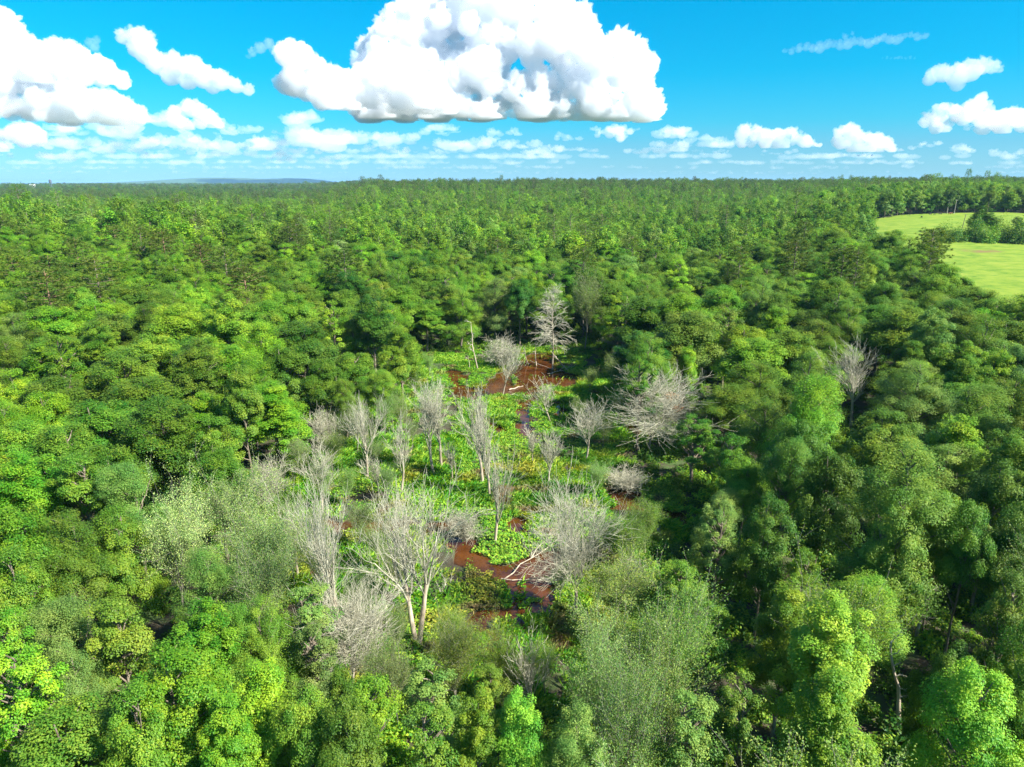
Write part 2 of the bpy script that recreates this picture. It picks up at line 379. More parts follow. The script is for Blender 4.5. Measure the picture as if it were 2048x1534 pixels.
def dead(rng, h=18, spread=.5, trunkf=.45, r=.2, up=.35, levels=4, kids=5, twig=.014, forks=1, columnar=0.0, droop=0.0, dens=1.0, lean=0.0):
    """bare tree: trunk(s) that split into ever finer limbs and twigs"""
    T = []; Bt = []
    def grow(p, d, L, rr, lv, n):
        steps = 4 if lv < 2 else 3; q = p
        for i in range(steps):
            d = unit(d+rng.normal(size=3)*(.10 if lv == 0 else .17)+np.array([0, 0, up*.22 if lv else .05])-np.array([0, 0, droop*.2*lv]))
            q2 = q+d*L/steps; r2 = max(rr*(1-.5*(i+1)/steps), twig)
            ra = max(rr*(1-.5*i/steps), twig)
            (T if lv < 1 else Bt).append((q, q2, ra, r2)); q = q2
            if lv < levels and (lv > 0 or i >= 1):
                for _ in range(int(n*dens*(.72 if lv == 1 else .56 if lv == 2 else .46)+rng.random())):
                    a = rng.normal(size=3); a = unit(a-d*np.dot(a, d)); ang = (.35+.5*rng.random())*(spread*1.6)
                    nd = unit(d*math.cos(ang)+a*math.sin(ang)); s = .35+.65*rng.random()
                    o = q-(q-q2)*0-d*L/steps*rng.random()
                    grow(o, nd, L*(.50+.22*rng.random())*(1.0 if lv else .8), r2*.55*(.7+.4*rng.random()), lv+1, n)
    for f in range(forks):
        base = np.array([0.1*f, 0, 0.]); d0 = unit(np.array([(f-(forks-1)/2)*.35+lean, rng.normal()*.05, 1.]))
        Lt = h*trunkf; q = base; rr = r
        for i in range(5):                           # bare bole
            d0 = unit(d0+rng.normal(size=3)*.03+np.array([-d0[0]*.06, 0, .03])); q2 = q+d0*Lt/5; r2 = rr*.93
            T.append((q, q2, rr*(1.2 if i == 0 else 1), r2)); q = q2; rr = r2
        if columnar:
            top = h-q[2]
            for i in range(26):
                t = i/26; d0 = unit(d0+rng.normal(size=3)*.02); q2 = q+d0*top/26; r2 = max(rr*.94, .03); T.append((q, q2, rr, r2)); q = q2; rr = r2
                for k in range(2):
                    a = rng.random()*6.28; nd = unit(np.array([math.cos(a), math.sin(a), .25-droop*1.6*(1-t)+1.5*t]))
                    grow(q, nd, columnar*(.55+.6*math.sin(math.pi*min(1, .25+.75*t)))*(.6+.5*rng.random()), rr*.35, 2, kids*.55)
        else:
            m = 4+int(rng.random()*2)
            for k in range(m):
                a = 6.28*k/m+rng.random()*.7; ang = spread*(.35+.6*rng.random()) if k else .08
                nd = unit(np.array([math.cos(a)*math.sin(ang), math.sin(a)*math.sin(ang), math.cos(ang)])+d0*.3)
                o = q-d0*Lt*.35*rng.random()*(k > 0)
                grow(o, nd, (h-o[2])*(.62+.14*rng.random()), rr*.55, 1, kids*.5)
    return T, Bt
def snag(rng, h=10, r=.22, stubs=5, lean=.1, sl=2.0):
    T = []; Bt = []; q = np.zeros(3); d = unit(np.array([lean, 0, 1.])); n = 9
    for i in range(n):
        d = unit(d+rng.normal(size=3)*.09+np.array([0, 0, .05])); q2 = q+d*h/n; ra = r*(1-.075*i); T.append((q, q2, ra*(1.2 if i == 0 else 1), r*(1-.075*(i+1)))); q = q2
        if i > 2 and rng.random() < stubs/6:
            a = rng.random()*6.28; p = q; L = sl*(.5+.8*rng.random()); nd = unit(np.array([math.cos(a), math.sin(a), .35])); rr = .085
            for k in range(5):
                nd = unit(nd+rng.normal(size=3)*.28+np.array([0, 0, .08])); p2 = p+nd*L/5; Bt.append((p, p2, rr, rr*.8)); rr *= .8
                if k > 0:
                    for _ in range(2): limb(Bt, p2, p2+unit(nd+rng.normal(size=3)*.8)*L*.3, rr*.6, .012, rng, 2, .1)
                p = p2
    return T, Bt

def lmesh(name, lf, mat):
    V, Fc, v = lf; return np_mesh(name, V, [Fc], [mat], {'v': v})
def tmesh(name, tb, mat): return np_mesh(name, tb[0], [tb[1]], [mat], smooth=True)
def both(kind, lf, tb, bark):
    PROTO[kind] = (lmesh('crown', lf, LEAF), tmesh('trunk', tb, bark), lmesh('forest crown', lf, LEAFI), lf)
rs = lambda s: np.random.default_rng(s)
for i in range(3): both('oak%d' % i, *broad(rs(10+i), 18, 4.6, .60, .33, 9+i, 150, 320, 1.02, .75, .20), BARK)
for i in range(3): both('maple%d' % i, *broad(rs(20+i), 20, 3.7, .57, .39, 12, 200, 245, .76, .85, .19), BARK)
for i in range(2): both('fine%d' % i, *broad(rs(30+i), 17, 4.2, .58, .38, 11, 200, 255, .85, .85, .155, .4, 40), BARK)
for i in range(2): both('open%d' % i, *broad(rs(40+i), 15, 3.4, .62, .34, 9, 80, 210, .75, .6, .18, .65, 60, .4), BARK)
for i in range(2): both('pine%d' % i, *pine(rs(50+i)), PINEB)
for i in range(3):                                   # lighter meshes for trees far off
    both('farbroad%d' % i, *broad(rs(60+i), 18, 4.3, .52, .44, 10, 95, 48, 1.15, .8, .50, .7, 6), BARK)
both('farpine0', *pine(rs(70), 25, 9, .9, 210), PINEB)
for i in range(3):                                   # half bare: twiggy limbs with a thin haze of small leaves
    r_ = rs(80+i); T, Bt = dead(r_, 15, .55, .35, .17, .4, 4, 5.0, .009)
    ends = np.array([s[1] for s in Bt if s[2] < .03]); k = r_.integers(len(ends), size=25000)
    P = ends[k]+r_.normal(size=(25000, 3))*.26
    lf = leaves(P, unit(r_.normal(size=(25000, 3))*.6+np.array([0, 0, .7])), .155, r_, .5)
    both('half%d' % i, (*lf, r_.random(25000)), tubes(T+Bt, 4), TWIG)

PAL = dict(g=(.060, .170, .014), b=(.085, .235, .014), l=(.15, .29, .020), y=(.22, .34, .025), d=(.030, .100, .014), t=(.030, .125, .038),
           a=(.130, .200, .065), o=(.105, .170, .024), k=(.065, .110, .016), s=(.17, .24, .10), w=(.24, .29, .14), r=(.16, .12, .03), c=(.070, .165, .040))
PAL['k'] = (.050, .105, .018); PAL.update(g=(.066, .165, .018), b=(.076, .200, .016), o=(.076, .170, .022), y=(.105, .255, .028), l=(.092, .225, .018), t=(.038, .125, .020), c=(.062, .155, .022), d=(.042, .125, .014), a=(.085, .185, .050), s=(.092, .190, .068), w=(.14, .25, .11))
PAL = {k: (v[0]*1.72, v[1]*1.35, v[2]*.95) for k, v in PAL.items()}
CNAME = dict(g='mid green', b='vivid green', l='lime green', y='bright yellow green', d='dark green', t='deep bluish green', a='ashy grey green', o='olive green',
             k='dark olive', s='pale grey green', w='whitish green', r='rusty brown', c='cool green')
KINDNAME = dict(oak='broad lumpy', maple='upright full', fine='feathery fine leaved', open='loose thinly leaved', half='half bare twiggy', pine='tufted')
GREENS = []; rnd = random.Random(4)
def put_tree(kind, col, x, y, z, sxy, sz, rot, jitter=.12):
    cm, tm, _, _ = PROTO[kind]
    nm = 'pine_tree' if kind.startswith('pine') else ('half_bare_tree' if kind.startswith('half') else 'broadleaf_tree')
    e = bpy.data.objects.new(nm, None); link(e); e.location = (x, y, z); e.rotation_euler = (0, 0, rot); e.scale = (sxy, sxy, sz)
    t = link(bpy.data.objects.new('trunk', tm), e); c = link(bpy.data.objects.new('crown', cm), e)
    br = rnd.uniform(.80, 1.28); j = [br*(1+rnd.uniform(-jitter, jitter)) for _ in range(3)]
    c.color = (PAL[col][0]*j[0], PAL[col][1]*j[1], PAL[col][2]*j[2], 1)
    GREENS.append([e, kind, col, x, y, z, sxy, sz]); return e

# crown centre x, y and width in photo pixels, tree height in metres, form, colour
T_ = """328 494 137 25 pine k|154 511 115 25 pine k|403 521 85 23 pine k|102 549 120 23 pine k|27 542 95 22 pine o|230 478 95 23 pine k
256 590 195 20 oak b|147 603 120 18 oak g|454 660 185 25 maple y|393 640 110 20 maple l|51 627 140 19 oak g|205 668 180 19 oak o|34 675 110 18 fine a
290 716 180 18 oak o|102 733 150 18 maple b|256 765 190 18 oak o|598 610 170 21 oak o|608 700 150 20 oak d|700 590 120 22 maple t|745 650 185 23 maple t
31 805 110 17 oak l|102 815 150 17 oak g|307 808 185 18 oak g|478 745 150 20 oak b|564 745 120 19 oak d|547 818 165 16 maple l|427 735 130 19 maple b
800 700 95 19 maple g|760 775 100 13 fine c|690 800 80 13 fine o|650 770 100 16 oak d|190 870 180 18 oak d|57 905 150 18 oak g|330 880 190 18 oak d
430 905 120 16 oak o|57 988 160 18 maple b|171 999 140 17 open o|266 999 160 17 fine a|438 975 140 16 oak d|457 1045 150 14 half s|57 1114 170 18 oak b
152 1121 180 17 fine o|247 1110 130 16 oak g|343 1110 140 15 half w|514 1121 170 14 half s|419 1178 150 14 fine a|38 1216 150 17 oak g|152 1285 200 16 fine a
247 1312 160 16 open o|419 1312 170 16 maple b|495 1293 140 15 fine c|362 1426 225 17 oak b|57 1426 200 17 open l|533 1426 170 16 maple l|152 1388 140 15 fine a
286 1512 170 16 oak g|460 1510 150 16 maple b|20 1330 140 17 open l|529 1194 130 14 half s|617 1253 150 13 open a|529 1296 130 15 fine g|632 1326 120 12 open a
793 1360 105 9 half s|690 1414 115 13 maple g|617 1472 150 16 oak g|749 1458 140 14 open l|866 1428 170 13 open a|910 1316 120 10 half o|954 1487 125 15 maple l
1042 1492 130 15 maple y|998 1330 80 8 half o|983 1390 90 9 open o|700 1525 150 16 oak g|860 1525 150 15 open c|1150 1525 150 15 fine a|1232 1188 155 9 half a
1360 1194 115 12 open o|1226 1311 165 13 half s|1328 1311 165 14 half a|1416 1285 110 13 open g|1328 1399 175 14 half a|1182 1414 150 13 half s|1475 1472 130 15 open o
1372 1501 160 15 open a|1255 1501 160 15 half a|1571 1267 140 17 maple l|1655 1320 200 19 maple y|1643 1464 200 18 maple l|1948 1464 205 18 oak y|2005 1274 120 18 open g
1795 1020 250 23 fine c|1784 1100 135 19 oak c|1986 1018 150 20 oak g|1891 1375 130 15 oak d|1605 1178 90 13 open g|1590 715 130 19 oak g
1695 664 95 20 fine o|1800 670 150 21 oak g|1890 658 140 20 oak o|1815 730 100 18 maple g|1914 742 130 19 maple b|1980 765 85 19 maple l|2028 760 90 20 oak t
1620 775 150 19 fine c|1830 796 165 19 fine a|1935 844 185 20 fine c|2028 826 120 19 oak o|1760 890 150 16 oak o|1620 850 110 17 oak g|1770 925 170 19 oak o
1905 912 150 19 maple l|2010 955 130 19 maple g|1650 985 140 19 oak d|1590 920 130 19 oak d|1500 732 155 19 oak l|1375 740 70 17 maple l|1455 815 160 15 fine o
1511 784 170 18 fine g|1390 880 120 12 open d|1520 870 150 18 fine g|1490 980 110 14 oak g|1435 1082 110 14 open a|1530 1094 120 17 oak d|1578 955 140 19 fine c
1457 940 100 15 open d|922 622 95 18 fine o|990 600 125 20 fine a|1172 615 75 19 half a|1247 635 110 20 open l|1332 640 110 21 oak g|1400 682 120 20 maple b
820 592 80 21 oak d|785 520 85 21 open y|973 522 110 21 oak d|1093 525 125 21 oak d|1230 560 110 21 oak g|1343 548 110 21 oak g|1040 600 70 21 oak t
1290 600 90 20 fine o|1440 620 120 20 oak g|1545 660 110 20 maple b|2020 1120 130 19 oak d|1930 1110 110 19 oak d|1880 1080 90 18 oak g|2040 1380 110 17 oak d
870 560 95 20 oak g|930 545 85 19 oak g|680 510 75 20 open w|640 540 90 20 oak g|1150 560 80 20 oak g"""
HAND = []
for row in T_.replace('\n', '|').split('|'):
    a = row.split(); cx, cy_, wp, h = map(float, a[:4]); kind, col = a[4], a[5]
    kz = .76 if kind == 'pine' else .64
    p = hit(cx, cy_, h*kz); dep = proj(*p)[2]; wm = wp*dep/F
    vs = {'oak': 3, 'maple': 3, 'fine': 2, 'open': 2, 'half': 3, 'pine': 2}[kind]
    k = kind+str(rnd.randrange(vs)); bw = {'oak': 9.6, 'maple': 8.0, 'fine': 8.8, 'open': 7.4, 'half': 9.0, 'pine': 8.0}[kind]
    bh = {'oak': 18, 'maple': 20, 'fine': 17, 'open': 15, 'half': 15, 'pine': 24}[kind]
    z = float(terrain(p[0], p[1]))
    s = max(.45, min(wm/bw, 1.55))
    put_tree(k, col, p[0], p[1], z, s, h/bh, rnd.random()*6.28, .10); HAND.append((p[0], p[1], s*bw/2))
# dead trees: base x, y, top x, y (photo pixels), form, seed, size of crown
def col_at(x, y):
    """leaf colours by part of the wood"""
    q = x/max(y, 20); v = float(vnoise(x, y, 26, 11)); u = rnd.random()
    if y > 330: opts = 'gggogbdlao' if q < .1 else 'gggccbdoga'
    elif q < -.1: opts = 'ggbblogobl'
    elif q > .2: opts = 'gggcodogal'
    else: opts = 'ggogbdlaog'
    if v > .72: opts += 'll'
    if v < .28: opts += 'ddt'
    return rnd.choice(opts)
def forest_ok(x, y, r=4.0):
    if inpoly(np.array(x), np.array(y), CLEAR): return False
    if inpoly(np.array(x), np.array(y), PAST[0]): return False
    return True
KEEP = [(1705, 760, 128), (1706, 820, 128), (1800, 750, 120), (1800, 1350, 62), (1793, 1450, 62), (1822, 1420, 62), (1808, 1300, 62), (1845, 1220, 70), (1860, 1150, 70), (1240, 1000, 90), (1320, 1035, 88), (1292, 770, 115), (1298, 860, 115), (1639, 660, 140), (1432, 740, 130),
        (1105, 650, 160), (1105, 700, 160), (955, 700, 160), (1320, 1240, 72), (540, 960, 95), (596, 1060, 85), (245, 1230, 70), (1150, 1230, 72), (1150, 1100, 72), (835, 1285, 70), (1065, 1430, 60), (1000, 1370, 62), (1100, 1350, 64), (1480, 1400, 60), (1340, 1100, 88)]
def gap_ok(x, y):
    a, b, dep = proj(x, y, float(terrain(x, y))+9)
    for kx, ky, kd in KEEP:
        if dep < kd-4 and abs(a-kx) < (4.2 if kd < 100 else 6.2)*F/dep and abs(b-ky) < (6.5 if kd < 100 else 9)*F/dep: return False                                    # open dark gaps between crowns
    for gx, gy, rr in GAPS:
        if math.hypot(x-gx, y-gy) < rr: return False
    return True
GAPS = [(*hit(a, b)[:2], c) for a, b, c in ((260, 1240, 5), (1900, 1250, 6), (1520, 1180, 5), (1470, 1330, 5), (1340, 1040, 7), (1880, 1180, 5), (1460, 1400, 4.5), (1700, 800, 4), (1690, 1150, 5))]
cand = []
yy = 33.0
while yy < 300:
    sp = 7.4 if yy < 110 else 9.4; xx = -(yy*.86+16)
    while xx < yy*.86+26:
        cand.append((xx+rnd.uniform(-2.4, 2.4), yy+rnd.uniform(-2.4, 2.4))); xx += sp
    yy += 7.0 if yy < 110 else 8.8
pts = []
for x, y in cand:
    if not forest_ok(x, y) or not gap_ok(x, y): continue
    if any((x-a)**2+(y-b)**2 < (c*.80+2.0)**2 for a, b, c in HAND): continue
    pts.append((x, y))
pts.sort(key=lambda p: math.hypot(*p))
rest = []; NIND = 0; LIM = 285
def hcap(x, y):                                      # trees between the camera and the clearing stay low enough to see over
    q = x/y
    if y < 75 and -.45 < q < .38: return 12.5
    if y < 58: return 15
    return 99
for x, y in pts:
    z = float(terrain(x, y)); a, b, dep = proj(x, y, z+13)
    vis = -60 < a < 2110 and b < 1640
    u = rnd.random(); lowz = hcap(x, y) < 50
    kind = 'half' if (lowz and u < .3) else 'oak' if u < .42 else 'maple' if u < .64 else 'fine' if u < .84 else 'open'
    if y > 150 and u > .97: kind = 'pine'
    h = min(rnd.uniform(15, 22)+4*(float(vnoise(x, y, 22, 41))-.5), hcap(x, y)*rnd.uniform(.8, 1)); 
    if kind == 'pine': h = 25
    base = {'oak': 18, 'maple': 20, 'fine': 17, 'open': 15, 'half': 15, 'pine': 24}[kind]
    c = 'k' if kind == 'pine' else (rnd.choice('saaogcl') if lowz else col_at(x, y))
    s = rnd.uniform(.9, 1.4)*(.72 if lowz else 1 if y < 110 else 1.22)
    nb = len([1 for G in GREENS if G[0].name.startswith('broad')])
    if vis and nb < LIM: put_tree(kind+str(rnd.randrange(2)), c, x, y, z, s, h/base, rnd.random()*6.28)
    else: rest.append((x, y, z, s, h/base, c, kind))
print('individual green trees', len(GREENS), 'rest near', len(rest))

# ------------------------------------------------------------------ the wood beyond, one object of countless trees
def gn_scatter(name, protos, P, idx, scl, rot, tint):
    me = bpy.data.meshes.new(name); me.vertices.add(len(P)); me.vertices.foreach_set('co', np.asarray(P, np.float32).ravel())
    for nm, ty, arr, key in (('pi', 'INT', idx, 'value'), ('rz', 'FLOAT', rot, 'value'), ('sc', 'FLOAT_VECTOR', scl, 'vector'), ('tint', 'FLOAT_COLOR', tint, 'color')):
        at = me.attributes.new(nm, ty, 'POINT'); at.data.foreach_set(key, np.asarray(arr, np.int32 if ty == 'INT' else np.float32).ravel())
    o = link(bpy.data.objects.new(name, me))
    ng = bpy.data.node_groups.new(name+' scatter', 'GeometryNodeTree')
    ng.interface.new_socket('Geometry', in_out='INPUT', socket_type='NodeSocketGeometry'); ng.interface.new_socket('Geometry', in_out='OUTPUT', socket_type='NodeSocketGeometry')
    gi = ng.nodes.new('NodeGroupInput'); go = ng.nodes.new('NodeGroupOutput'); L = ng.links.new
    jn = ng.nodes.new('GeometryNodeGeometryToInstance')
    for pm in protos[::-1]:
        po_ = bpy.data.objects.new('source', pm); oi = ng.nodes.new('GeometryNodeObjectInfo'); oi.inputs['Object'].default_value = po_
        oi.inputs['As Instance'].default_value = False
        g2 = jn if pm is protos[-1] and False else None
        L(oi.outputs['Geometry'], jn.inputs[0])
    ip = ng.nodes.new('GeometryNodeInstanceOnPoints')
    def att(n, ty):
        a = ng.nodes.new('GeometryNodeInputNamedAttribute'); a.data_type = ty; a.inputs['Name'].default_value = n; return a.outputs[0]
    L(gi.outputs[0], ip.inputs['Points']); L(jn.outputs[0], ip.inputs['Instance']); ip.inputs['Pick Instance'].default_value = True
    L(att('pi', 'INT'), ip.inputs['Instance Index']); L(att('sc', 'FLOAT_VECTOR'), ip.inputs['Scale'])
    cx = ng.nodes.new('ShaderNodeCombineXYZ'); L(att('rz', 'FLOAT'), cx.inputs[2])
    er = ng.nodes.new('FunctionNodeEulerToRotation'); L(cx.outputs[0], er.inputs[0]); L(er.outputs[0], ip.inputs['Rotation'])
    L(ip.outputs[0], go.inputs[0])
    md = o.modifiers.new('scatter', 'NODES'); md.node_group = ng
    return o
def merged(kind):                                    # crown and trunk as one mesh for the far wood
    V, Fc, v = PROTO[kind][3]; tm = PROTO[kind][1]
    n = len(tm.vertices); tv = np.empty(n*3, np.float32); tm.vertices.foreach_get('co', tv)
    tf = np.empty(len(tm.loops), np.int32); tm.loops.foreach_get('vertex_index', tf)
    mi = np.concatenate([np.zeros(len(Fc)), np.ones(len(tf)//4)])
    return np_mesh('forest tree', np.concatenate([V, tv.reshape(-1, 3)]), [np.concatenate([Fc, tf.reshape(-1, 4)+len(V)])], [LEAFI, BARK],
                   {'v': np.concatenate([v, np.full(len(tf)//4, .5)])}, mi)
for k_ in ('farpine0',): pass
FK = ['oak0', 'oak1', 'maple0', 'maple1', 'fine0', 'open0', 'pine0', 'half0', 'farbroad0', 'farbroad1', 'farbroad2', 'farpine0']
FM = [merged(k) for k in FK]
fp, fi, fs, fr, ft = [], [], [], [], []
def addf(x, y, z, s, sz, c, ki):
    fp.append((x, y, z)); fi.append(ki); fs.append((s, s, sz)); fr.append(rnd.random()*6.28)
    j = rnd.uniform(.75, 1.5)*(1 if y < 1000 else .78); ft.append((PAL[c][0]*j*rnd.uniform(.9, 1.1), PAL[c][1]*j, PAL[c][2]*j, 1))
for x, y, z, s, sz, c, kind in rest:
    addf(x, y, z, s, sz, c, {'oak': rnd.randrange(2), 'maple': 2+rnd.randrange(2), 'fine': 4, 'open': 5, 'pine': 6, 'half': 7}[kind])
def band(y0, y1, sp, smul, q0=-.84, q1=.88, keep=None):
    y = y0
    while y < y1:
        x = y*q0
        while x < y*q1:
            xx = x+rnd.uniform(-.4, .4)*sp; yy_ = y+rnd.uniform(-.4, .4)*sp
            if (keep is None or keep(xx, yy_)) and forest_ok(xx, yy_):
                z = float(terrain(xx, yy_)); q = xx/yy_
                pf = .04 if yy_ < 700 else .3 if q > -.32 and yy_ > 950 else .12
                isp = rnd.random() < pf; c = 'k' if isp else col_at(xx, yy_)
                if isp: c = rnd.choice('kdgc')
                elif yy_ > 1000: c = rnd.choice('dgckdgo')
                s = smul*rnd.uniform(.7, 1.3); sz = smul**.45*rnd.uniform(.8, 1.22)*(.9+.25*float(vnoise(xx, yy_, 30, 43)))
                if not isp and yy_ < 420 and xx/yy_ < 0 and terrain(xx, yy_) > 8: sz *= 1.08
                if isp: sz *= .88
                if rnd.random() < .05 and yy_ > 700 and q > -.3: sz *= 1.12
                addf(xx, yy_, z, s, sz, c, 11 if isp else 8+rnd.randrange(3))
            x += sp
        y += sp*.93
band(300, 900, 10.6, 1.40)
band(900, 1500, 10.6, 1.35)
band(1500, 2000, 12, 1.5)
band(2000, 6500, 26, 2.6, -.84, -.18)
print('forest instances', len(fp))
fo = gn_scatter('forest', FM, fp, fi, fs, fr, ft)
tag(fo, 'unbroken green wood running back to the horizon', 'forest', kind='stuff')

# ------------------------------------------------------------------ low growth: swamp plants in the clearing, shrubs under the trees
def bush(rng, h, rad, n, leaf):
    q = unit(rng.normal(size=(n, 3))); q[:, 2] = np.abs(q[:, 2]); rr = (rng.random(n)**.35)[:, None]
    lump = 1+.25*np.sin(q[:, :1]*5+3)*np.cos(q[:, 1:2]*6)+.15*np.sin(q[:, 2:3]*9+q[:, :1]*7)
    P = q*rr*lump*np.array([rad, rad, h]); Nn = unit(q*.5+np.array([0, 0, .6])+rng.normal(size=(n, 3))*.4)
    V, Fc = leaves(P, Nn, leaf, rng, .65); return V, Fc, rng.random(n)
for i in range(2): both('bush%d' % i, bush(rs(190+i), 6, 3.6, 3200, .34), tubes([(np.zeros(3), np.array([math.cos(a_)*1.5, math.sin(a_)*1.5, 3.5]), .09, .03) for a_ in range(6)], 5), BARK)
BM = [lmesh('undergrowth bush', bush(rs(90+i), 1.5, 1.5, 900, .26), LEAFI) for i in range(3)]
up, ui, us, ur, ut = [], [], [], [], []
yy = 24.0
while yy < 235:
    xx = -(yy*.82+14)
    while xx < yy*.82+24:
        x, y = xx+rnd.uniform(-1.3, 1.3), yy+rnd.uniform(-1.3, 1.3); xx += 3.1
        if inpoly(np.array(x), np.array(y), PAST[0]) or inpoly(np.array(x), np.array(y), CLEAR): continue
        up.append((x, y, float(terrain(x, y)))); ui.append(rnd.randrange(3)); k = rnd.uniform(.5, 1.35); us.append((k, k, k*rnd.uniform(.6, 1.5))); ur.append(rnd.random()*6.28)
        c = PAL[rnd.choice('gbdgtl')]; j = rnd.uniform(.7, 1.2); ut.append((c[0]*j, c[1]*j, c[2]*j, 1))
    yy += 3.0
for k in range(2600):                                # denser ring of shrubs round the clearing and on its dry ground
    x = rnd.uniform(cl[:, 0].min()-8, cl[:, 0].max()+8); y = rnd.uniform(cl[:, 1].min()-8, cl[:, 1].max()+8)
    inside = inpoly(np.array(x), np.array(y), CLEAR)
    near = min(math.hypot(x-a, y-b) for a, b in CLEAR) < 9
    wet = bool(water_mask(np.array([x]), np.array([y]))[0]) or bool(water_mask(np.array([x+.9]), np.array([y-1.2]))[0])
    if wet or (inside and rnd.random() > (.45 if near else .13)) or (not inside and not near): continue
    up.append((x, y, float(terrain(x, y)))); ui.append(rnd.randrange(3)); k_ = rnd.uniform(.3, .75 if inside else 1.3); us.append((k_, k_, k_*rnd.uniform(.6, 1.2))); ur.append(rnd.random()*6.28)
    c = PAL[rnd.choice('gbbldo')]; j = rnd.uniform(.8, 1.3); ut.append((c[0]*j, c[1]*j, c[2]*j, 1))
uo = gn_scatter('undergrowth', BM, up, ui, us, ur, ut); tag(uo, 'low green shrubs and saplings on the forest floor', 'undergrowth', kind='stuff')

def swamp_plants():
    r_ = rs(5); n = 520000
    x = r_.uniform(cl[:, 0].min()-2, cl[:, 0].max()+2, n); y = r_.uniform(cl[:, 1].min()-2, cl[:, 1].max()+3, n)
    ok = inpoly(x, y, CLEAR); x, y = x[ok], y[ok]
    ok = ~water_mask(x, y) | (r_.random(len(x)) < .02*(vnoise(x, y, 4, 6) > .6)); x, y = x[ok], y[ok]
    dens = vnoise(x, y, 5.5, 21)*.6+vnoise(x, y, 1.6, 22)*.4; ok = dens > .24+.12*r_.random(len(x)); x, y, dens = x[ok], y[ok], dens[ok]
    z0 = np.maximum(height(x, y), terrain(x, y)); top = .10+1.05*np.clip(vnoise(x, y, 3.2, 23)*.65+vnoise(x, y, .7, 24)*.5-.2, 0, 1)
    z = z0+top*(r_.random(len(x))**.5)
    kind = vnoise(x, y, 9, 25)+.15*r_.normal(size=len(x))   # broad leaves or grass blades
    Nn = unit(r_.normal(size=(len(x), 3))*.42+np.array([0, 0, 1.0]))
    g_ = kind > .56; nB = int((~g_).sum()); PB = np.stack([x, y, z], -1)[~g_]; V1, F1 = leaves(PB, Nn[~g_], .29, r_, .75)
    xg, yg, zg = x[g_], y[g_], z0[g_]; m = len(xg); tuft = vnoise(xg, yg, 1.1, 26)
    az = r_.random(m)*6.28; ln = (.35+.75*tuft)*(.7+.6*r_.random(m)); lean = .25+.5*r_.random(m)
    b = np.stack([xg, yg, zg], -1); d = np.stack([np.cos(az)*lean, np.sin(az)*lean, np.ones(m)], -1)*ln[:, None]; sd_ = np.stack([-np.sin(az), np.cos(az), np.zeros(m)], -1)
    tipd = d*np.array([1.7, 1.7, .9])
    V2 = np.stack([b-sd_*.05, b+sd_*.05, b+d*.6+sd_*.06, b+tipd-sd_*.02], 1).reshape(-1, 3); F2 = np.arange(m*4).reshape(-1, 4)+len(V1)
    xx = np.concatenate([x[~g_], xg]); yy = np.concatenate([y[~g_], yg]); v = r_.random(len(xx))
    me = np_mesh('swamp_plants', np.concatenate([V1, V2]), [np.concatenate([F1, F2])], [PLANT], {'v': v})
    c1, c2, c3, c4 = map(np.array, ((.12, .31, .016), (.20, .38, .030), (.30, .32, .040), (.07, .20, .02)))
    a = np.clip((vnoise(xx, yy, 6, 31)-.3)*2, 0, 1)[:, None]; b_ = np.clip((vnoise(xx, yy, 4.5, 32)-.68)*4, 0, 1)[:, None]; e_ = np.clip((vnoise(xx, yy, 5, 33)-.68)*4, 0, 1)[:, None]
    c = (c1*(1-a)+c2*a); c = c*(1-b_)+c3*b_; c = c*(1-e_)+c4*e_
    f_ = np.clip((vnoise(xx, yy, 3.3, 35)-.74)*5, 0, 1)[:, None]; c = c*(1-f_)+np.array([.20, .15, .07])*f_
    at = me.attributes.new('tint', 'FLOAT_COLOR', 'FACE'); at.data.foreach_set('color', np.concatenate([c, np.ones((len(c), 1))], 1).astype(np.float32).ravel())
    o = link(bpy.data.objects.new('swamp_plants', me)); tag(o, 'bright green leafy plants and sedge covering the swamp', 'swamp plants', kind='stuff'); print('plants', len(c))
swamp_plants()

